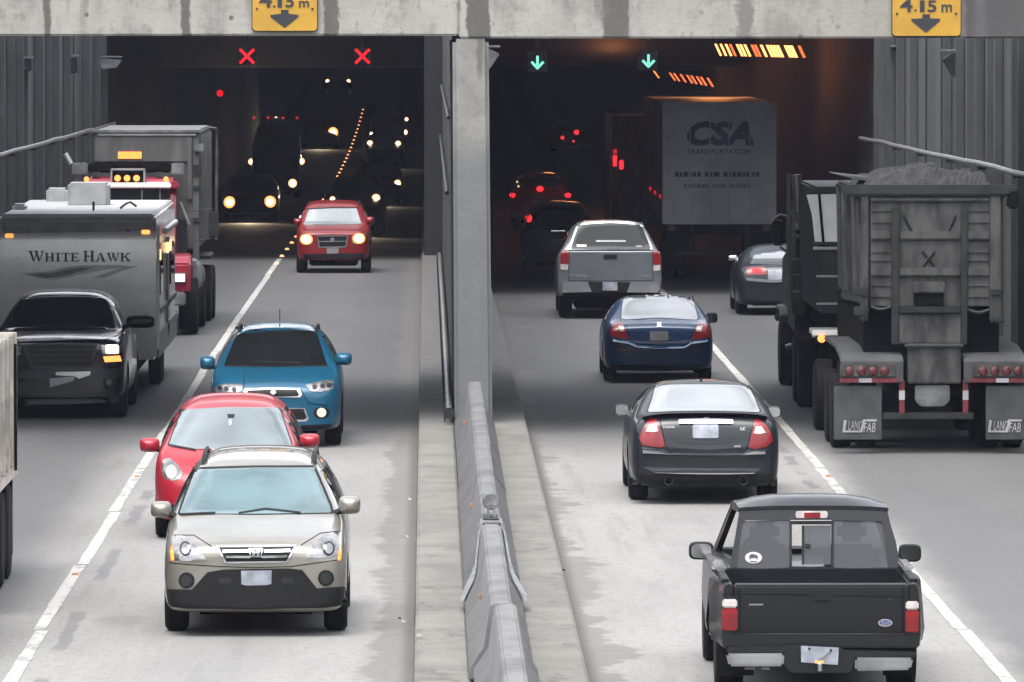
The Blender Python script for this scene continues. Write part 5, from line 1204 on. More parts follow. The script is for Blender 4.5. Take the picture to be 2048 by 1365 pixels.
def pframe(x0, x1, y0, y1, w_):
    for (a, b, e, g) in ((x0, x0 + w_, y0, y1), (x1 - w_, x1, y0, y1), (x0 + w_, x1 - w_, y0, y0 + w_*1.3), (x0 + w_, x1 - w_, y1 - w_, y1)):
        v = [cabpt(*p) + Vector((0, .012, 0)) for p in ((a, g), (b, g), (b, e), (a, e))]
        MB().add(v + [p + Vector((0, .035, 0)) for p in v], [(0,1,2,3),(7,6,5,4),(0,4,5,1),(1,5,6,2),(2,6,7,3),(3,7,4,0)]).build('slider_frame', M['plastic'], R, smooth=0)
pframe(1579, 1668, 1043, 1139, 5)
v = [cabpt(*p) + Vector((0, .026, 0)) for p in ((1604, 1130), (1609, 1130), (1609, 1052), (1604, 1052))]
MB().add(v + [p + Vector((0, .02, 0)) for p in v], [(0,1,2,3),(7,6,5,4),(0,4,5,1),(1,5,6,2),(2,6,7,3),(3,7,4,0)]).build('slider_frame', M['plastic'], R, smooth=0)
v = [cabpt(*p) + Vector((0, .0, 0)) for p in ((1610, 1094), (1621, 1094), (1621, 1088), (1610, 1088))]
MB().add(v + [p + Vector((0, .024, 0)) for p in v], [(0,1,2,3),(7,6,5,4),(0,4,5,1),(1,5,6,2),(2,6,7,3),(3,7,4,0)]).build('slider_latch', M['plastic'], R, smooth=0)
v = [cabpt(1507 + 17*math.cos(2*math.pi*k/20), 1116 + 11.5*math.sin(2*math.pi*k/20)) + Vector((0, .012, 0)) for k in range(20)]
stk = MB().add(v + [p + Vector((0, .006, 0)) for p in v], [tuple(range(20)), tuple(range(20, 40))[::-1]] + [(i, (i+1) % 20, 20+(i+1) % 20, 20+i) for i in range(20)]).build('round_sticker', M['lens_white'], R, smooth=0)
# small running animal mark on the sticker
for q in ([(1498, 1112), (1504, 1108), (1514, 1111), (1517, 1115), (1510, 1116), (1500, 1117)], [(1499, 1116), (1502, 1116), (1500, 1121)], [(1511, 1115), (1515, 1115), (1515, 1121)], [(1500, 1122.5), (1514, 1122.5), (1514, 1124.5), (1500, 1124.5)]):
    v = [cabpt(*p) + Vector((0, .008, 0)) for p in q]; n = len(v)
    MB().add(v + [p + Vector((0, .003, 0)) for p in v], [tuple(range(n)), tuple(range(n, 2*n))[::-1]] + [(i, (i+1) % n, n+(i+1) % n, n+i) for i in range(n)]).build('sticker_mark', M['letter_dark'], stk, smooth=0)
# windscreen and seats
MB().add([(X-bw+.05, CY3-.03, 1.04), (X+bw-.05, CY3-.03, 1.04), (X+tw_-.05, CY2+.03, rt-.04), (X-tw_+.05, CY2+.03, rt-.04)] + [(X-bw+.05, CY3-.024, 1.04), (X+bw-.05, CY3-.024, 1.04), (X+tw_-.05, CY2+.036, rt-.04), (X-tw_+.05, CY2+.036, rt-.04)], [(0,1,2,3),(7,6,5,4),(0,4,5,1),(1,5,6,2),(2,6,7,3),(3,7,4,0)]).build('windscreen', M['clear'], R, smooth=0)
for s in (1, -1):
    se = MB().box(X + s*.38 - .24, X + s*.38 + .24, CY0 + .26, CY0 + .42, .6, 1.16).build('seat', M['seat'], R, bevel=.06)
    MB().box(X + s*.38 - .13, X + s*.38 + .13, CY0 + .28, CY0 + .38, 1.18, 1.36).build('headrest', M['seat'], se, bevel=.05)
MB().box(X - .75, X + .75, CY3 - .45, CY3 - .1, .85, 1.06).build('dashboard', M['plastic'], R, bevel=.04)
MB().box(X - .1, X + .1, CY2 + .12, CY2 + .15, rt - .17, rt - .11).build('rear_view_mirror', M['plastic'], R, bevel=.01)
MB().lathe([(-.015, .16), (-.015, .19), (.015, .19), (.015, .16)], (X - .38, CY3 - .55, 1.02), 'y', 24).build('steering_wheel', M['plastic'], R)
# high brake lamp
a, b = cabpt(1591, 1037), cabpt(1655, 1022)
hb = MB().prism(rect(a.x, b.x, a.z, b.z, .02), 'y', a.y - .03, a.y - .002).build('high_brake_lamp', M['lens_white'], R, bevel=.006)
a, b = cabpt(1608, 1036), cabpt(1640, 1025); MB().box(a.x, b.x, a.y - .036, a.y - .031, a.z, b.z).build('red_lens', M['lens_red'], hb)
c.body = tg; c.bvh = bvh_of(tg, *bs)
# tail lamps wrap the corners
for q0, q1 in ((1444, 1475), (1811, 1838)):
    wht, red = (1199, 1216), (1217, 1262)
    a, b = P(q0, 1262 + (4 if q0 > 1600 else 0), DT - .03), P(q1, 1199 + (4 if q0 > 1600 else 0), DT - .03)
    h = MB().box(a.x, b.x, DT - .035, DT + .06, a.z, b.z - .075).build('tail_light', M['lens_red'], R, bevel=.012)
    MB().box(a.x + .002, b.x - .002, DT - .034, DT + .05, b.z - .072, b.z).build('reversing_lens', M['lens_white'], h, bevel=.012)
    for k in range(3): MB().box(a.x + .01, b.x - .01, DT - .0375, DT - .0345, a.z + .04 + k*.045, a.z + .046 + k*.045).build('lens_rib', M['lens_dark_red'], h)
# tailgate details
def tgp(poly, name, m, off=.008, th=.016, st=None, parent=None): return patch(poly, name, M[m], parent or tg, c.bvh, off, th, st)
tgp(Z(rect(1000, 1140, 735, 796, 8)), 'handle_recess', 'plastic', off=.004); tgp(Z(rect(1012, 1128, 748, 784, 6)), 'handle', 'slate', off=.014)
e = tgp(Z(circ(1526, 944, 50, 27, 24)), 'emblem', 'chrome', off=.010, st=3); tgp(Z(circ(1526, 944, 41, 20, 24)), 'emblem_field', 'letter_blue', off=.016, st=3, parent=e)
letters('Ford', *[1340 + .2821*v for v in (1496, 1556)], *[980 + .2821*v for v in (932, 957)], M['chrome'], tg, c.bvh, slant=.25, off=.02)
tgp(Z(rect(560, 660, 808, 820)), 'badge_strip', 'alloy', off=.004, th=.01, st=3)
vline(c, Z([(372, 740), (1000, 745), (1660, 762)]), 1.3, 'pressing_line', 'dark', off=.003); 
for xq in (496, 1652): vline(c, Z([(xq, 690), (xq - 2, 1010)]), 1.8, 'tailgate_gap', 'dark', off=.004)
tgp(Z(circ(1560, 775, 12)), 'lock', 'dark_steel', off=.006)
# rear panel below the tailgate, step bumper, plate
MB().box(X - .83, X + .83, DT - .015, DT + .05, gz_(1297), zb_ - .008).build('rear_panel', M['slate'], R, bevel=.015)
D2 = DT - .16
bp_ = [P(x, y, D2) for x, y in Z([(398, 1118), (900, 1108), (930, 1102), (1195, 1110), (1230, 1140), (1750, 1150), (1738, 1190), (1310, 1190), (1280, 1300), (860, 1300), (810, 1260), (806, 1160), (410, 1160)])]
MB().prism([(p.x, p.z) for p in bp_], 'y', D2, DT - .02).build('bumper_core', M['slate'], R, bevel=.012)
for q in ([(398, 1162), (812, 1160), (806, 1252), (420, 1254)], [(1312, 1190), (1728, 1192), (1706, 1278), (1314, 1286)]):
    p_ = [P(x, y, D2 - .02) for x, y in Z(q)]
    MB().prism([(p.x, p.z) for p in p_], 'y', D2 - .02, DT - .03).build('bumper_chrome', M['alloy'], R, bevel=.02)
p_ = [P(x, y, D2 - .03) for x, y in Z([(928, 1106), (1196, 1120), (1190, 1242), (930, 1222)])]
np_ = MB().prism([(p.x, p.z) for p in p_], 'y', D2 - .034, D2 - .022).build('number_plate', M['plate'], R, smooth=0)
c.bvh = bvh_of(np_)
patch(Z([(1040, 1210), (1090, 1180), (1120, 1150), (1148, 1128), (1152, 1146), (1120, 1178), (1080, 1206), (1050, 1222)]), 'plate_mark', M['grey_plate'], np_, c.bvh, .004, .006, 3)
patch(Z(rect(1030, 1088, 1212, 1230)), 'plate_mark', M['lens_amber'], np_, c.bvh, .006, .006, 3)
for x_ in (988, 1140): patch(Z(circ(x_, 1128 + (x_ - 988)*.06, 9)), 'plate_bolt', M['dark_steel'], np_, c.bvh, .006, .008, 3)
MB().lathe([(0, .012), (0, .025), (.06, .025), (.07, .015)], (P(*Z([(1060, 1262)])[0], D2 - .05).x, D2 - .08, P(*Z([(1060, 1262)])[0], D2).z - .02), 'z', 12).build('tow_ball', M['chrome'], R)
for x0_, x1_ in ((530, 600), (650, 705)): 
    p0, p1 = P(*Z([(x0_, 1274)])[0], DT), P(*Z([(x1_, 1258)])[0], DT); MB().box(p0.x, p1.x, DT - .02, DT + .02, p0.z, p1.z).build('bracket', M['steel'], R)
MB().box(X - .65, X + .65, DT + .15, DT + 4.6, .30, .46).build('chassis', M['dark'], R)
for s in (1, -1):
    wheel(R, X + s*.86, c.d, 0, .37, .24, s); wheel(R, X + s*.86, c.d + 2.9, 0, .37, .24, s)
    MB().box(*sorted((X + s*.55, X + s*.83)), DT + .5, DT + .53, .16, .45).build('mud_flap', M['rubber'], R)
MB().tube([(X + .3, DT + .1, .3), (X + .3, DT + 1, .32)], .035, 10).build('exhaust', M['dark_steel'], R)
mirror(c, 1377, 1427, 1083, 1119, 1.75, 'plastic', 1452, 1118, 'chrome'); mirror(c, 1796, 1842, 1088, 1124, 1.75, 'plastic', 1795, 1122, 'glass')
# ================================================================== TRUCKS
def qb(x0, x1, y0, y1, d0, d1, mb=None):
    """box whose near face fills the photo rectangle at distance d0, running back to d1"""
    a, b = P(x0, y1, d0), P(x1, y0, d0)
    return (mb or MB()).box(a.x, b.x, d0, d1, a.z, b.z)
# ---------------------------------------------------------------- gravel dump trailer
Z = lambda pts: zm(pts, 1450, 320, .425)
zx = lambda v: 1450 + .425*v
zy = lambda v: 320 + .425*v
DR = 105.6
t = root('dump_trailer', (P(1865, 800, DR).x, 109, 0), 'grey steel dump trailer heaped with gravel, its tailgate facing the camera', 'dump trailer')
a, b = P(zx(640), zy(690), DR), P(zx(1300), zy(150), DR); bx0, bx1, bz0, bz1 = a.x, b.x, a.z, b.z
body = MB().add([(bx0, DR + .16, bz0 + .02), (bx1, DR + .16, bz0 + .02), (bx1 + .03, DR + .16, bz1), (bx0 - .03, DR + .16, bz1), (bx0, 110.7, bz0 - .1), (bx1, 110.7, bz0 - .1), (bx1 + .03, 111.0, bz1), (bx0 - .03, 111.0, bz1)], [(0,1,2,3),(4,7,6,5),(0,4,5,1),(1,5,6,2),(2,6,7,3),(3,7,4,0)]).build('dump_body', M['grey_steel'], t, bevel=.03)
for y in (106.6, 107.9, 109.2, 110.4):
    for s, xx in ((-1, bx0), (1, bx1)): MB().add([(xx + s*.004, y, bz0 + .1), (xx + s*.034, y, bz1 - .05), (xx + s*.034, y + .12, bz1 - .05), (xx + s*.004, y + .12, bz0 + .1), (xx + s*.05, y, bz0 + .1), (xx + s*.08, y, bz1 - .05), (xx + s*.08, y + .12, bz1 - .05), (xx + s*.05, y + .12, bz0 + .1)], [(0,1,2,3),(4,7,6,5),(0,4,5,1),(1,5,6,2),(2,6,7,3),(3,7,4,0)]).build('side_rib', M['grey_steel'], t)
gate = qb(zx(684), zx(1246), zy(178), zy(690), DR + .06, DR + .155).build('tailgate', M['grey_steel'], t, bevel=.01)
for x0, x1 in ((640, 676), (1246, 1300)): qb(zx(x0), zx(x1), zy(150), zy(760), DR, DR + .156).build('gate_post', M['grey_steel'], t, bevel=.02)
for x0, x1 in ((784, 820), (1110, 1142)): qb(zx(x0), zx(x1), zy(225), zy(870), DR - .02, DR + .056).build('gate_upright', M['dark_steel'], gate, bevel=.01)
for y0, y1 in ((336, 376), (508, 548)): 
    for x0, x1 in ((686, 782), (822, 1108), (1144, 1244)): qb(zx(x0), zx(x1), zy(y0), zy(y1), DR - .0, DR + .056).build('gate_rib', M['grey_steel'], gate, bevel=.015)
for yq in (236, 290, 430, 470, 588, 640):
    for x0, x1 in ((686, 782), (1144, 1244)): qb(zx(x0), zx(x1), zy(yq), zy(yq + 7), DR + .035, DR + .057).build('gate_rib', M['grey_steel'], gate, bevel=.004)
qb(zx(686), zx(1244), zy(178), zy(196), DR, DR + .056).build('gate_rib', M['grey_steel'], gate, bevel=.01)
ch = qb(zx(884), zx(1036), zy(575), zy(628), DR - .10, DR + .056).build('chute', M['grey_steel'], gate, bevel=.02)
qb(zx(890), zx(1028), zy(629), zy(680), DR - .06, DR + .05).build('chute_mouth', M['dark'], ch)
qb(zx(822), zx(1108), zy(690), zy(722), DR - .06, DR + .05).build('gate_sill', M['dark_steel'], t, bevel=.01)
qb(zx(818), zx(1112), zy(724), zy(866), DR + .0, DR + .1).build('apron', M['grey_steel'], t, bevel=.015)
for x0, x1, yy in ((686, 782, 690), (1144, 1244, 705)):
    pts = [P(zx(x0 + (x1-x0)*k/6), zy(yy + 14*math.sin(math.pi*k/6)), DR - .02) for k in range(7)]
    MB().tube(pts, .022, 8).build('safety_chain', M['dark_steel'], t)
for x0, x1, y0, y1 in ((600, 670, 600, 640), (606, 668, 690, 735), (1246, 1310, 610, 640), (1248, 1316, 745, 768)): qb(zx(x0), zx(x1), zy(y0), zy(y1), DR - .06, DR - .003).build('latch', M['dark_steel'], t, bevel=.015)
for (x0, y0, x1, y1) in ((840, 260, 900, 380), (1085, 260, 1030, 380), (930, 430, 985, 500), (985, 430, 930, 500)):
    p0, p1 = P(zx(x0), zy(y0), DR + .045), P(zx(x1), zy(y1), DR + .045); MB().tube([p0, p1], .02, 6).build('gate_brace', M['dark_steel'], gate)
# top rail, tarp roller and the heap
qb(zx(548), zx(1380), zy(118), zy(172), DR - .04, DR + .158).build('top_rail', M['dark_steel'], t, bevel=.03)
for s, xx in ((-1, bx0 - .06), (1, bx1 + .06)): MB().box(*sorted((xx, xx - s*.16)), DR + .16, 110.95, bz1 - .12, bz1 + .03).build('side_rail', M['dark_steel'], t, bevel=.03)
qb(zx(1330), zx(1384), zy(138), zy(232), DR - .06, DR + .2).build('tarp_motor', M['dark'], t, bevel=.03)
def heap():
    r = random.Random(3); nx, ny = 64, 44; v, f = [], []
    top = curve([(505, 66), (600, 82), (680, 88), (740, 58), (900, 36), (960, 28), (1010, 44), (1100, 66), (1180, 72), (1250, 78), (1310, 92)])
    lump = [(r.uniform(0, 1), r.uniform(0, 1), r.uniform(.025, .07), r.uniform(-.07, .07)) for _ in range(90)]
    for j in range(ny):
        t_ = j/(ny-1); y = DR + .17 + 5.1*t_
        for i in range(nx):
            u = i/(nx-1); x = bx0 - .02 + (bx1 - bx0 + .04)*u; px_ = 560 + 750*u
            zt2 = P(zx(px_), zy(top(px_)), DR + 1.2).z
            w_ = min(1, math.sin(math.pi*min(max(t_*1.15, 0), 1))*2.2) * min(1, math.sin(math.pi*u)*3 + .15)
            q = sum(h*math.exp(-((u-a)**2 + (t_-b)**2*2.5)/(2*s_*s_)) for a, b, s_, h in lump)
            v.append((x, y, bz1 - .1 + (zt2 - bz1 + .1)*max(w_, .0) + q*w_ + r.uniform(-.014, .014)))
    for j in range(ny-1):
        for i in range(nx-1): f.append((j*nx+i, j*nx+i+1, (j+1)*nx+i+1, (j+1)*nx+i))
    o = MB().add(v, f).build('gravel_load', M['gravel'], None, smooth=0)
    tag(o, 'mound of dark gravel heaped in the grey dump trailer', 'gravel load')
heap()
# draped tarp corner sticking out at the front edge
a, b, c_, d_ = P(zx(505), zy(64), DR + 1.2), P(zx(700), zy(86), DR + 1.2), P(zx(690), zy(104), DR + 1.2), P(zx(600), zy(90), DR + 1.2)
MB().prism([(p.x, p.z) for p in (a, b, c_, d_)], 'y', DR + 1.0, DR + 2.6).build('tarp_flap', M['flap'], t, bevel=.01)
# fenders, lamp bars, flaps on both sides
cxp = (zx(830) + zx(1135))/2
for s in (-1, 1):
    def q(x): return x if s < 0 else 2*cxp - x
    D0 = DR - .35
    a = [P(q(zx(x)), zy(y), D0) for x, y in ((545, 950), (840, 950), (840, 1048), (545, 1048))]
    xa, xb = sorted((a[0].x, a[1].x)); za, zb2 = a[2].z, a[0].z; xi = xb if s < 0 else xa; xo = xa if s < 0 else xb
    MB().prism([(D0, za), (D0, zb2), (D0 + .12, zb2 + .06), (D0 + 1.5, zb2 + .16), (D0 + 4.4, zb2 + .16), (D0 + 4.4, zb2 + .11), (D0 + 1.5, zb2 + .11), (D0 + .16, zb2 + .0), (D0 + .05, za)], 'x', xa, xb).build('fender', M['flap'], t, bevel=.01)
    qb(*sorted((q(zx(540)), q(zx(800)))), zy(966), zy(1022), D0 - .03, D0 - .004).build('lamp_panel', M['grey_steel'], t, bevel=.008)
    for k in (586, 641, 696, 751):
        p = P(q(zx(k)), zy(994), D0 - .03); MB().lathe([(.028, .055), (.0, .062), (-.018, .05), (-.024, .02)], p, 'y', 16).build('tail_lamp', M['lens_dark_red'], t)
    for x0, x1, m in ((540, 628, 'tape_red'), (630, 690, 'letter_silver'), (692, 815, 'tape_red')): qb(*sorted((q(zx(x0)), q(zx(x1)))), zy(1028), zy(1048), D0 - .012, D0 - .003).build('reflective_tape', M[m], t, smooth=0)
    fl = qb(*sorted((q(zx(512)), q(zx(738)))), zy(1064), zy(1318), D0 + .03, D0 + .05).build('mud_flap', M['flap'], t, bevel=.008)
    fb = bvh_of(fl); lx = (lambda x0, x1: (zx(x0), zx(x1)) if s < 0 else (zx(x0) + zx(1240) - zx(556), zx(x1) + zx(1240) - zx(556)))
    letters('LANC', *lx(580, 648), zy(1228), zy(1272), M['letter_silver'], fl, fb, slant=.2); letters('FAB', *lx(652, 708), zy(1238), zy(1282), M['letter_silver'], fl, fb, slant=.2)
    o0 = lx(556, 600)[0] - zx(556)
    for poly in ([(560, 1226), (572, 1226), (566, 1274), (640, 1274), (640, 1283), (553, 1283)], [(634, 1283), (650, 1222), (714, 1222), (713, 1231), (660, 1231), (646, 1283)]):
        patch([(zx(x) + o0, zy(y)) for x, y in poly], 'flap_mark', M['letter_silver'], fl, fb, .012, .012, 3)
    qb(*sorted((q(zx(820)), q(zx(845)))), zy(1040), zy(1200), D0 + .06, D0 + .14).build('guard_upright', M['tape_red'], t, smooth=0)
    qb(*sorted((q(zx(819)), q(zx(846)))), zy(1086), zy(1130), D0 + .055, D0 + .059).build('white_band', M['letter_silver'], t, smooth=0)
    for yd in (107.0, 108.4, 111.6):
        for dx in (0, .33): wheel(t, t.location.x + s*(1.28 - dx), yd, 0, .50, .27, s, 'dark_steel')
qb(zx(745), zx(1172), zy(1190), zy(1222), DR - .3, DR - .2).build('guard_bar', M['dark_steel'], t, bevel=.01)
qb(zx(860), zx(1110), zy(878), zy(1055), DR - .28, DR - .1).build('rear_plate', M['grey_steel'], t, bevel=.02)
qb(zx(846), zx(1126), zy(868), zy(884), DR - .34, DR - .1).build('rear_beam', M['flap'], t, bevel=.02)
p_ = [P(x, y, DR - .2) for x, y in Z([(895, 1062), (1058, 1062), (1058, 1135), (1030, 1162), (920, 1162), (895, 1135)])]
MB().prism([(p.x, p.z) for p in p_], 'y', DR - .2, DR - .1).build('number_box', M['steel'], t, bevel=.015)
MB().box(t.location.x - .45, t.location.x + .45, DR + .1, 112.6, .75, 1.3).build('chassis', M['dark'], t)
MB().box(t.location.x - .9, t.location.x + .9, DR + .3, 112.6, 1.3, bz0 - .02).build('sub_frame', M['dark'], t)
MB().box(t.location.x - 1.25, t.location.x + 1.25, 112.65, 113.6, 1.28, 1.36).build('deck_plate', M['white'], t, bevel=.01)
p = P(zx(460), zy(850), 113.5); MB().lathe([(0, .06), (-.03, .05), (-.04, .02)], (t.location.x - 1.12, 112.63, 1.24), 'y', 14).build('side_lamp', M['lit_amber'], t)
MB().box(t.location.x - .12, t.location.x + .12, 112.6, 114.6, .7, .9).build('drawbar', M['dark_steel'], t)

# ---------------------------------------------------------------- truck that pulls it
t = root('dump_truck', (6.72, 120, 0), 'dark dump truck cab and box squeezed ahead of the gravel trailer', 'dump truck')
X = 6.72
kz_ = lambda y, d: zat(y, d)
DB = 115.2
# box with frame, sheet panel on its back
MB().box(5.66, 7.78, DB + .06, 121.2, 1.5, kz_(378, DB)).build('dump_box', M['dark_steel'], t, bevel=.03)
qb(1606, 1690, 374, 386, DB, DB + .056).build('top_bar', M['dark_steel'], t, bevel=.01)
MB().prism([(p.x, p.z) for p in [P(x, y, DB) for x, y in ((1613, 390), (1692, 388), (1692, 484), (1630, 484), (1624, 430))]], 'y', DB + .03, DB + .055).build('sheet_panel', M['white'], t, smooth=0)
MB().tube([P(1638, 386, DB + .02), P(1648, 500, DB + .02)], .022, 6).build('strap', M['dark'], t)
qb(1626, 1692, 494, 500, DB - .01, DB + .05).build('cross_bar', M['letter_silver'], t, bevel=.006); qb(1626, 1692, 484, 490, DB, DB + .05).build('cross_bar', M['dark_steel'], t)
for y in (551, 606): qb(1632, 1692, y, y + 4, DB + .01, DB + .055).build('cross_bar', M['letter_silver'], t)
# cab ahead
MB().prism([(122.2, .9), (122.2, 2.75), (122.6, 3.05), (124.0, 3.0), (124.7, 2.2), (126.6, 2.0), (126.9, 1.0)], 'x', X - 1.08, X + 1.08).build('cab', M['dark_steel'], t, bevel=.05)
qb(1592, 1612, 400, 620, 121.6, 122.1).build('cab_side_panel', M['grey_steel'], t, bevel=.02)
MB().tube([P(1577, 348, 121.5), P(1577, 430, 121.5), P(1576, 600, 121.5)], .03, 8).build('grab_rail', M['letter_silver'], t)
MB().tube([P(1592, 350, 121.4), P(1596, 395, 121.4), P(1594, 460, 121.4)], .075, 12).build('exhaust_stack', M['letter_silver'], t)
MB().tube([P(1584, 424, 121.3), P(1608, 452, 121.3)], .05, 8).build('stack_guard', M['letter_silver'], t)
MB().tube([P(1585, 470, 121.3), P(1600, 474, 121.3), P(1622, 478, 121.3)], .03, 8).build('handrail', M['letter_silver'], t)
MB().tube([P(1588, 478, 121.4), P(1580, 560, 121.4), P(1580, 620, 121.4)], .025, 8).build('grab_rail', M['letter_silver'], t)
m_ = qb(1545, 1568, 440, 492, 123.0, 123.15).build('wing_mirror', M['dark_steel'], t, bevel=.03)
qb(1548, 1565, 446, 487, 122.985, 122.997).build('mirror_glass', M['glass'], m_)
MB().tube([P(1548, 438, 123.1), P(1560, 430, 123.1), P(1580, 434, 123.1)], .018, 8).build('mirror_bracket', M['letter_silver'], t); MB().tube([P(1560, 494, 123.1), P(1582, 510, 123.1)], .018, 8).build('mirror_bracket', M['steel'], t)
qb(1609, 1619, 540, 577, 120.8, 120.9).build('tail_lamp', M['lit_dim_red'], t, bevel=.01)
qb(1584, 1612, 520, 630, 120.9, 122.0).build('tool_box', M['grey_steel'], t, bevel=.02)
for y in (548, 582): qb(1586, 1610, y, y + 3, 120.88, 120.897).build('box_trim', M['steel'], t)
MB().prism([(124.6, 1.12), (124.9, 1.24), (126.2, 1.24), (126.6, 1.0), (126.6, .95), (126.2, 1.15), (124.9, 1.15), (124.6, 1.0)], 'x', X - 1.2, X - .82).build('front_fender', M['dark_steel'], t, bevel=.02)
MB().box(X - .45, X + .45, 115, 126.5, .6, 1.2).build('chassis', M['dark'], t)
MB().box(X - .9, X + .9, 115.3, 121, 1.2, 1.49).build('sub_frame', M['dark'], t)
for s in (-1, 1):
    wheel(t, X + s*1.18, 125.5, 0, .52, .30, s, 'alloy')
    for y in (118.3, 119.7):
        for dx in (0, .33): wheel(t, X + s*(1.22 - dx), y, 0, .52, .28, s, 'dark_steel')
MB().tube([P(1572, 696, 123.2), P(1584, 692, 123.2)], .05, 8).build('step', M['steel'], t)

# ---------------------------------------------------------------- white box semi trailer
D0 = 180.0; z0 = zr(185)
a, b = P(1325, 448, D0), P(1553, 206, D0)
t = root('box_trailer', ((a.x+b.x)/2, 187, z0), 'tall white box semi trailer with blue CSA lettering entering the tunnel', 'semi trailer')
body = MB().box(a.x, b.x, D0 + .06, D0 + 16.2, a.z + .05, b.z).build('trailer_box', M['box_white'], t, bevel=.03)
fr = MB()
for (x0, x1, y0, y1, nm) in ((1325, 1334, 214, 448, 'door_frame'), (1544, 1553, 214, 448, 'door_frame'), (1325, 1553, 205, 218, 'door_header'), (1325, 1553, 440, 449, 'door_sill')):
    o = qb(x0, x1, y0, y1, D0 - (.002 if 'door_frame' != nm else 0), D0 + .058).build(nm, M['box_white'], t, bevel=.012)
for x0, x1 in ((1335, 1438.2), (1439.8, 1543)): qb(x0, x1, 219, 439, D0 + .03, D0 + .058).build('door', M['box_white'], t, bevel=.008)
for x_ in (1380, 1420, 1458, 1500):
    p0, p1 = P(x_, 221, D0 + .02), P(x_, 438, D0 + .02); MB().tube([p0, p1], .016, 6).build('lock_rod', M['box_white'], t)
TB = bvh_of(body); dd = dict(off=.045, th=.012)
letters('CSA', 1374, 1508, 243, 292, M['letter_blue'], t, TB, slant=.22, bold=.05, **dd)
letters('TRANSPORTATION', 1374, 1502, 299, 309, M['letter_blue'], t, TB, bold=.01, **dd)
for y0, y1, m_, wl, xs in ((344, 354, 'letter_blue', (9, 8, 11, 7, 9, 10, 8, 9, 14, 10, 8, 9, 11, 8, 10, 9, 9), 1350), (368, 376, 'band_grey', (8, 10, 7, 9, 11, 6, 9, 10, 8, 12, 7, 9, 10, 8), 1368)):
    xq = xs
    for k, wq in enumerate(wl):
        patch(rect(xq, xq + wq - 2, y0 + (k % 3 == 1), y1), 'faded_letter', M[m_], t, TB, st=4, **dd); xq += wq + (6 if k in (8, 5) else 0)
for k, (y, z) in enumerate(((181, 2.0), (185, 2.0), (189, 2.0))): MB().box(a.x - .03, a.x - .002, y, y + .9, zat(399, D0), zat(393, D0)).build('side_marker', M['lit_dim_red'], t)
MB().box(a.x + .1, b.x - .1, D0 + .1, D0 + 16, a.z - .25, a.z + .045).build('under_frame', M['dark'], t)
for x0, x1 in ((1380, 1388), (1490, 1498)): qb(x0, x1, 450, 508, D0 + .1, D0 + .2).build('guard_leg', M['dark_steel'], t)
qb(1352, 1528, 503, 511, D0 + .06, D0 + .16).build('guard_bar', M['dark_steel'], t)
for x0 in (1338, 1528): qb(x0, x0 + 12, 452, 462, D0 + .05, D0 + .1).build('tail_lamp', M['lens_dark_red'], t)
cx = (a.x + b.x)/2
for s in (-1, 1):
    for y in (182.0, 183.3):
        for dx in (0, .33): wheel(t, cx + s*(1.25 - dx), y, z0, .5, .27, s, 'dark_steel')
    qb(*((1330, 1380) if s < 0 else (1498, 1548)), 470, 540, D0 + .9, D0 + .92).build('mud_flap', M['rubber'], t)

# ---------------------------------------------------------------- box truck deeper in
D0 = 242.0; zb = zr(246)
a, b = P(1221, 470, D0), P(1221 + 168, 228, D0)
t = root('box_truck', ((a.x+b.x)/2, 246, zb), 'dim box truck with red lamps in the tunnel beside the white box trailer', 'truck')
MB().box(a.x, b.x, D0 + .05, D0 + 7.5, a.z + .25, b.z).build('box', M['box_white'], t, bevel=.03)
qb(1223, 1387, 232, 456, D0, D0 + .048).build('roller_door', M['grey_steel'], t, bevel=.02)
for x_, y_, h_ in ((1230, 322, 11), (1243, 330, 9), (1230, 303, 4)):
    qb(x_ - 4, x_ + 4, y_ - h_, y_ + h_, D0 - .04, D0 - .003).build('tail_lamp', M['lit_brake'] if h_ > 4 else M['lit_dim_red'], t, bevel=.01)
MB().box(a.x + .2, b.x - .2, D0 + .1, D0 + 7.4, zb + .5, a.z + .24).build('chassis', M['dark'], t)
for s in (-1, 1):
    for y in (D0 + 1.5, D0 + 6.5): wheel(t, (a.x+b.x)/2 + s*1.2, y, zr(y), .48, .5 if y < D0 + 3 else .3, s, 'dark_steel')

# ---------------------------------------------------------------- red dump truck coming out
Z = lambda pts: zm(pts, 120, 230, .337)
qx = lambda v: 120 + .337*v
qy = lambda v: 230 + .337*v
DF = dcontact(668); DBN = DF + 2.6
X0 = -5.42; zc0 = zr(DF)
t = root('dump_truck', (X0, DF + 4, zc0), 'red cab dump truck with tall grey bin and amber roof lamps', 'dump truck')
bl, br, bt = P(186, 262, DBN).x, P(398, 262, DBN).x, P(300, 262, DBN).z
bm0 = kz_(500, DBN)
# bin: headboard, flared sides, top rail
MB().add([(bl + .05, DBN + .06, bm0), (br - .02, DBN + .06, bm0), (br, DBN + .06, bt), (bl, DBN + .06, bt), (bl + .05, DBN + 7.4, bm0), (br - .02, DBN + 7.4, bm0), (br, DBN + 7.6, bt), (bl, DBN + 7.6, bt)], [(0,1,2,3),(4,7,6,5),(0,4,5,1),(1,5,6,2),(2,6,7,3),(3,7,4,0)]).build('bin', M['bin_grey'], t, bevel=.03)
qb(190, 384, 267, 324, DBN + .0, DBN + .058).build('headboard', M['bin_grey'], t, bevel=.01)
qb(184, 400, 260, 266, DBN - .06, DBN + .2).build('top_rail', M['steel'], t, bevel=.01); qb(196, 392, 267.5, 272, DBN - .03, DBN - .002).build('bright_rail', M['letter_silver'], t, bevel=.006)
qb(236, 283, 304, 318, DBN - .03, DBN - .003).build('orange_placard', M['lens_amber'], t, bevel=.006)
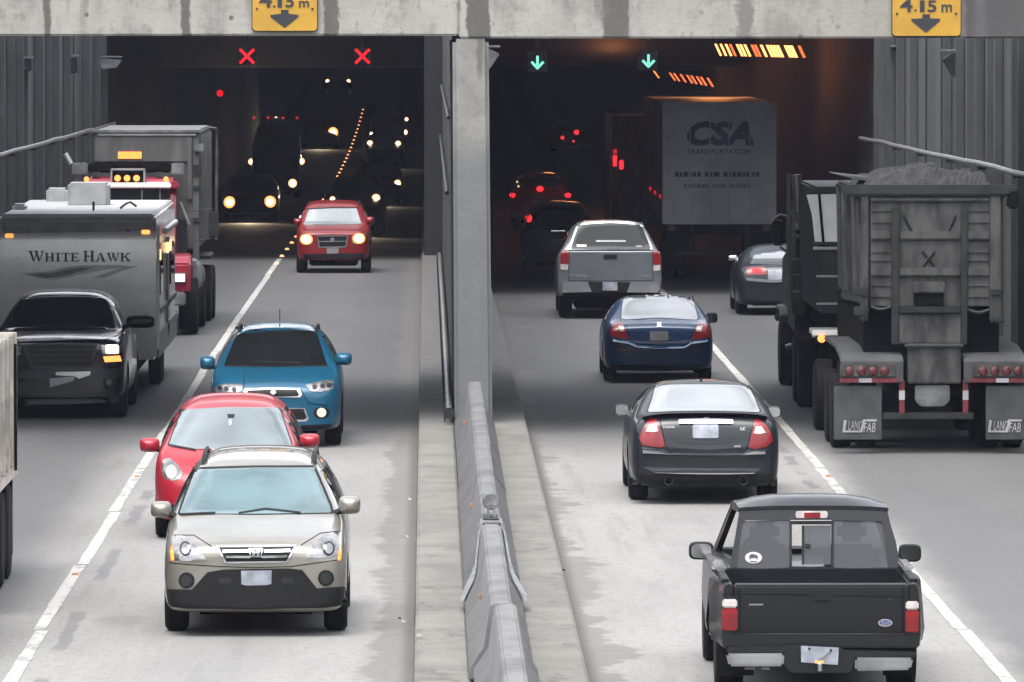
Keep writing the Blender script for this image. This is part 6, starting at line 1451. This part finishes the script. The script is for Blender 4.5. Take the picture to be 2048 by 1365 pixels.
qb(374, 384, 275, 400, DBN - .04, DBN + .055).build('corner_post', M['bin_grey'], t, bevel=.02); qb(386, 398, 268, 520, DBN + .02, DBN + .057).build('bin_shoulder', M['bin_grey'], t, bevel=.01)
qb(388, 408, 288, 304, DBN - .08, DBN + .018).build('hinge_block', M['steel'], t, bevel=.02)
for y0, y1 in ((330, 352), (372, 380), (436, 446)): qb(386, 402, y0, y1, DBN - .02, DBN + .018).build('bracket', M['dark_steel'], t, bevel=.01)
for k in range(4): MB().box(br + .0, br + .07, DBN + 1 + 1.7*k, DBN + 1.15 + 1.7*k, bm0 + .1, bt - .1).build('side_rib', M['bin_grey'], t, bevel=.01)
MB().tube([P(414, 256, DBN), P(432, 258, DBN + .5), P(434, 300, DBN + .6), P(432, 480, DBN + .6)], .03, 8).build('tarp_arm', M['steel'], t)
MB().tube([P(130, 307, DBN), P(142, 328, DBN)], .05, 8).build('tarp_bracket', M['letter_silver'], t)
# air tube and lamps behind the cab
DC = DF + 1.5
qb(176, 342, 327, 346, DC + .7, DC + .95).build('air_tank', M['dark'], t, bevel=.03)
for x0, x1 in ((144, 175), (343, 368)):
    qb(x0, x1, 327, 350, DC + .66, DC + .98).build('tank_end', M['steel'], t, bevel=.02)
for x0, x1 in ((183, 200), (310, 328)): qb(x0, x1, 345, 356, DC + .3, DC + .5).build('work_lamp', M['grey_steel'], t, bevel=.015)
lb = MB(); a0, b0 = P(221, 364, DC - .05), P(290, 338, DC - .05)
MB().box(a0.x, b0.x, DC - .05, DC + .25, b0.z - .035, b0.z).build('lamp_hood', M['letter_silver'], t, bevel=.012)
for x_ in (a0.x, b0.x - .03): MB().box(x_, x_ + .03, DC - .05, DC + .25, a0.z, b0.z - .036).build('lamp_hood_side', M['letter_silver'], t)
MB().box(a0.x + .031, b0.x - .031, DC + .05, DC + .2, a0.z, b0.z - .04).build('lamp_back', M['dark'], t)
for x_ in (235, 254, 273): MB().lathe([(.05, .06), (.0, .06), (-.02, .03)], P(x_, 357, DC), 'y', 14).build('roof_lamp', M['lit_amber'], t)
# cab: red roof, white visor, split windscreen
a0, b0 = P(172, 470, DC), P(352, 364, DC); cxl, cxr = a0.x, b0.x; zr0 = b0.z
cab = MB().prism([(DC - .1, 1.2), (DC - .1, zr0 - .52), (DC + .06, zr0 - .05), (DC + .2, zr0 + .05), (DC + .95, zr0 + .08), (DC + 1.05, zr0 - .05), (DC + 1.05, 1.2)], 'x', cxl, cxr).build('cab', M['truck_red'], t, bevel=.06)
qb(208, 342, 366, 377, DC - .22, DC + .1).build('sun_visor', M['white'], t, bevel=.02)
ws = qb(205, 338, 379, 420, DC - .13, DC - .095).build('windscreen', M['glass'], t)
for x_ in (284, 320): qb(x_ - 1.5, x_ + 1.5, 379, 420, DC - .15, DC - .132).build('screen_post', M['steel'], ws)
for x_ in (173, 332): MB().lathe([(.05, .05), (0, .05), (-.02, .02)], P(x_, 359, DC), 'y', 12).build('roof_marker', M['lit_amber'], t)
MB().prism([(p.x, p.z) for p in [P(x, y, DC - .1) for x, y in ((338, 362), (356, 366), (360, 376), (344, 380))]], 'y', DC - .1, DC + .4).build('visor_end', M['truck_red'], t, bevel=.02)
# bonnet with fender, lamp, bumper
hx0, hx1 = P(180, 540, DF - .9).x, P(343, 540, DF - .9).x
MB().prism([(DF - 1.1, .85), (DF - 1.15, 1.55), (DF - .9, 1.72), (DC - .11, 1.95), (DC - .11, .85)], 'x', hx0, hx1).build('bonnet', M['truck_red'], t, bevel=.06)
qb(218, 304, 500, 580, DF - 1.19, DF - 1.152).build('grille', M['chrome'], t, bevel=.02)
for s in (-1, 1):
    def fx(x): return x if s > 0 else 2*262 - x
    fxa, fxb = sorted((P(fx(344), 540, DF - .9).x, P(fx(381), 540, DF - .9).x))
    zt1, zb1 = kz_(515, DF - .9), kz_(583, DF - .9)
    MB().prism([(DF - .95, zb1), (DF - .95, zt1 - .12), (DF - .8, zt1), (DF - .0, zt1 + .05), (DF + .55, zt1 - .1), (DF + .7, zb1), (DF + .6, zb1), (DF + .45, zt1 - .22), (DF - .45, zt1 - .22), (DF - .6, zb1)], 'x', fxa, fxb).build('front_fender', M['truck_red'], t, bevel=.03)
    MB().box(fxa + .02, fxb - .02, DF - .94, DF - .6, zb1, zt1 - .23).build('fender_fill', M['truck_red'], t)
    hl_ = qb(*sorted((fx(348), fx(372))), 546, 566, DF - 1.02, DF - .955).build('headlight', M['chrome'], t, bevel=.01)
    qb(*sorted((fx(351), fx(369))), 549, 563, DF - 1.035, DF - 1.022).build('bulb', M['lit_headlight'], hl_)
    wheel(t, X0 + s*1.26, DF, zc0, .52, .34, s, 'steel')
    for k, y in enumerate((DF + 3.4, DF + 6.6, DF + 7.95)):
        wheel(t, X0 + s*(1.30 + .03*k), y, zr(y), .52 if k else .46, .55 if k else .3, s, 'dark_steel')
    MB().lathe([(0, .3), (.04, .33), (1.1, .33), (1.14, .3)], (X0 + s*1.0, DF + 1.35, 1.0), 'y', 18).build('fuel_tank', M['steel'], t)
    MB().box(*sorted((X0 + s*.75, X0 + s*1.32)), DF + 6.0, DF + 8.6, 1.18, 1.24).build('rear_fender', M['dark_steel'], t, bevel=.01)
    for k in range(3): MB().box(*sorted((X0 + s*.9, X0 + s*1.2)), DF + 1.0, DF + 1.3, .55 + .35*k, .60 + .35*k).build('step', M['steel'], t)
    MB().tube([(X0 + s*1.12, DC - .05, 2.2), (X0 + s*1.5, DC - .1, 2.25), (X0 + s*1.5, DC - .1, 1.7), (X0 + s*1.12, DC - .05, 1.65)], .014, 8).build('mirror_bracket', M['dark_steel'], t)
    MB().box(*sorted((X0 + s*1.42, X0 + s*1.6)), DC - .14, DC - .06, 1.72, 2.2).build('wing_mirror', M['dark_steel'], t, bevel=.03)
qb(176, 371, 585, 612, DF - 1.1, DF - .8).build('bumper', M['steel'], t, bevel=.03)
MB().tube([P(360, 405, DC + .5), P(378, 450, DC + .6)], .03, 8).build('stay', M['letter_silver'], t)
qb(352, 380, 440, 446, DC + .8, DC + 1.0).build('rail', M['dark_steel'], t); qb(350, 372, 448, 510, DC + .4, DC + 1.1).build('air_cleaner', M['dark_steel'], t, bevel=.03)
MB().box(X0 - .5, X0 + .5, DF - .8, DF + 9, .62, 1.15).build('chassis', M['dark'], t)
MB().box(X0 - .95, X0 + .95, DBN + .2, DBN + 7, 1.15, bm0 - .01).build('sub_frame', M['dark'], t)

# ---------------------------------------------------------------- pale stake truck slipping out of the frame
XR = P(35, 900, 83.2).x; YR = 83.2; xl2 = XR - 2.5; cx = XR - 1.25
t = root('stake_truck', (cx, 78, 0), 'pale beige truck with ribbed side boards cut off by the frame edge', 'truck')
zt3, zb3 = zat(664, 83.2), zat(925, 83.2)
MB().box(xl2 + .05, XR - .045, 76.6, YR - .04, zb3 + .02, zt3 - .05).build('side_boards', M['trailer_side'], t, bevel=.01)
for y0 in [76.6 + .82*k for k in range(8)] + [YR - .16]:
    for s, xx in ((1, XR), (-1, xl2)): MB().box(*sorted((xx, xx - s*.043)), y0, y0 + .16, zb3, zt3).build('stake', M['beige'], t, bevel=.008)
for z_ in (zt3 - .09, zt3 - .62, zb3 + .06): 
    MB().box(XR - .044, XR - .022, 76.6, YR - .17, z_, z_ + .09).build('rail', M['beige'], t)
MB().box(xl2, XR, 76.6, YR, zb3 - .12, zb3 - .004).build('deck', M['beige'], t, bevel=.01)
MB().box(xl2, XR, YR - .04, YR, zb3 + .02, zt3).build('tail_board', M['beige'], t, bevel=.008)
MB().box(cx - .4, cx + .4, 71.5, 83, .65, zb3 - .13).build('chassis', M['dark'], t)
cab = MB().prism([(71.2, .7), (71.2, 1.5), (72.3, 1.75), (72.9, 2.5), (74.6, 2.55), (74.8, 2.4), (74.8, .7)], 'x', cx - 1.05, cx + 1.05).build('cab', M['beige'], t, bevel=.06)
MB().prism([(72.34, 1.8), (72.84, 2.42), (72.80, 2.44), (72.29, 1.82)], 'x', cx - .9, cx + .9).build('windscreen', M['glass'], t)
for s in (-1, 1):
    wheel(t, cx + s*1.2, 73.0, 0, .5, .28, s, 'alloy')
    for y in (80.6, 81.95): wheel(t, cx + s*1.24, y, 0, .5, .52, s, 'alloy')
    MB().box(*sorted((cx + s*.75, cx + s*1.22)), 82.75, 82.78, .2, zb3 - .15).build('mud_flap', M['rubber'], t)
    MB().lathe([(-.02, .1), (0, .1), (.03, .08)], (cx + s*.8, 71.15, 1.1), 'y', 14).build('headlight', M['lens_clear'], t)
MB().tube([(XR + .01, YR - .6, zt3 - .1), (XR + .012, YR - .6, zb3 - .05)], .018, 6).build('strap', M['dark'], t)

# ---------------------------------------------------------------- oncoming vehicles deep in the tunnel
def tunnel_car(cx, d, lamps, label, pnt='dark_navy', roof=1.5, hot='lit_headlight', r=.09, truck=False, extra=(), beam=0):
    yc = VY + (H - zr(d))*F/d; h = roof
    c = car('oncoming_truck' if truck else 'oncoming_car', label, 'truck' if truck else 'car', cx, yc, -1, 2.7, [
        (2.1, .7, .3, .6*h/1.5, .55, .68*h/1.5, .7*h/1.5), (2.0, .85, .25, .7*h/1.5, .66, .8*h/1.5, .84*h/1.5), (1.0, .9, .25, .95*h/1.5, .74, 1.0*h/1.5, 1.03*h/1.5), (.3, .9, .25, 1.0*h/1.5, .62, .95*h, .98*h), (-.8, .9, .25, 1.0*h/1.5, .62, .98*h, h), (-1.9, .88, .25, 1.0*h/1.5, .6, .92*h, .95*h), (-2.2, .8, .3, .95*h/1.5, .6, .68*h, .7*h)],
        pnt, wr=.32, tr=.88, wells=False, dd=d, group='vehicles with headlights deep in the tunnel')
    for (x, y, k) in lamps:
        q = c.bvh.ray_cast(ORG, ray(x, y)); p = q[0] if q[0] is not None else P(x, y, c.d - .8)
        hl_ = MB().lathe([(.12, r*k*1.35), (0, r*k*1.35), (-.03, r*k*1.2), (-.04, r*k*.75)], p, 'y', 16).build('headlight', M['lit_bowl' if hot == 'lit_warm_headlight' else 'lit_pale_bowl'], c.root)
        MB().lathe([(.0, r*k*.75), (-.045, r*k*.75), (-.06, r*k*.5)], p, 'y', 14).build('bulb', M[hot], hl_)
    if beam:
        l = bpy.data.lights.new('headlight_beam', 'SPOT'); l.energy = beam; l.color = (1, .78, .5); l.spot_size = math.radians(75); l.spot_blend = .8; l.shadow_soft_size = .1
        lo = bpy.data.objects.new('headlight_beam', l); COL.objects.link(lo); lo.parent = c.root; lo.location = (0, -2.5, .75); lo.rotation_euler = (math.radians(78), 0, math.pi)
    for (x, y, m) in extra:
        q = c.bvh.ray_cast(ORG, ray(x, y)); p = q[0] if q[0] is not None else P(x, y, c.d + .8)
        MB().lathe([(.1, .05), (0, .05), (-.02, .02)], p, 'y', 10).build('marker_lamp', M[m], c.root)
    return c
tunnel_car(500, 245, [(459, 405, 1.5), (540, 404, 1.5)], 'car with two big warm headlights just inside the tunnel beside the red dump truck', hot='lit_warm_headlight', beam=71)
tunnel_car(552, 285, [(503, 324, 1.0), (602, 323, 1.1), (585, 367, 1.3)], 'tall truck with a dotted row of roof markers and three headlights in the tunnel', roof=2.9, truck=True, hot='lit_headlight', extra=[(508, 236, 'lit_dim_red'), (536, 236, 'lit_dim_red'), (552, 236, 'lit_marker'), (566, 236, 'lit_dim_red'), (594, 236, 'lit_dim_red')])
tunnel_car(709, 225, [(665, 399, .7), (752, 397, 1.0)], 'dark vehicle close behind the dark red off-roader, headlights lit', roof=1.7, pnt='dark_navy', beam=55)
tunnel_car(756, 272, [(795, 367, 1.0)], 'car in the pier side lane showing one headlight past its leader', hot='lit_headlight', beam=41)
tunnel_car(768, 345, [(740, 287, 1.1), (796, 288, 1.1)], 'car with twin headlights in the lower middle of the pier side lane', hot='lit_headlight', beam=41)
tunnel_car(776, 385, [(743, 268, .8), (810, 265, 1.1), (813, 239, .8)], 'taller vehicle with high clearance lamp behind the twin headlight car', roof=2.2, hot='lit_headlight')
tunnel_car(640, 385, [(666, 265, 2.0)], 'vehicle with a single large warm headlight in the outer tunnel lane', hot='lit_warm_headlight', beam=55)
tunnel_car(676, 490, [(655, 163, 1.1), (697, 163, 1.1)], 'farthest car, small white headlight pair high up the tunnel slope', hot='lit_headlight')
c = car('outgoing_car', 'farthest outgoing car, tiny red tail lights in the dark tube', 'car', 1139, VY + (H - zr(380))*F/380, 1, 2.7, [
    (2.2, .7, .35, .8, .6, .9, .95), (.4, .88, .3, 1.05, .65, 1.45, 1.5), (-1.6, .88, .3, 1.05, .62, 1.45, 1.5), (-2.2, .88, .3, 1.0, .7, 1.0, 1.02), (-2.3, .86, .35, .9, .65, .9, .92)], 'dark_navy', wr=.33, tr=.86, wells=False, dd=380)
for x, y, r_ in ((1153, 265, .12), (1125, 276, .09), (1147, 283, .05)):
    q = c.bvh.ray_cast(ORG, ray(x, y)); p = q[0] if q[0] is not None else P(x, y, c.d - .9)
    MB().lathe([(.1, r_), (0, r_), (-.03, r_*.5)], p, 'y', 12).build('tail_light', M['lit_brake'], c.root)

# two lamp rows' light, plus an unseen lamp added for the box truck
for (y, z, e) in ((192, 4.75, 26), (222, 4.75, 30), (232, 3.9, 16), (262, 3.7, 45)):
    l = bpy.data.lights.new('sodium_light', 'POINT'); l.energy = e; l.color = (1, .36, .12); l.shadow_soft_size = .5
    lo = bpy.data.objects.new('sodium_light', l); COL.objects.link(lo); lo.location = ({232: 5.4}.get(y, 4.4) if y > 200 else 6.9, y, z)
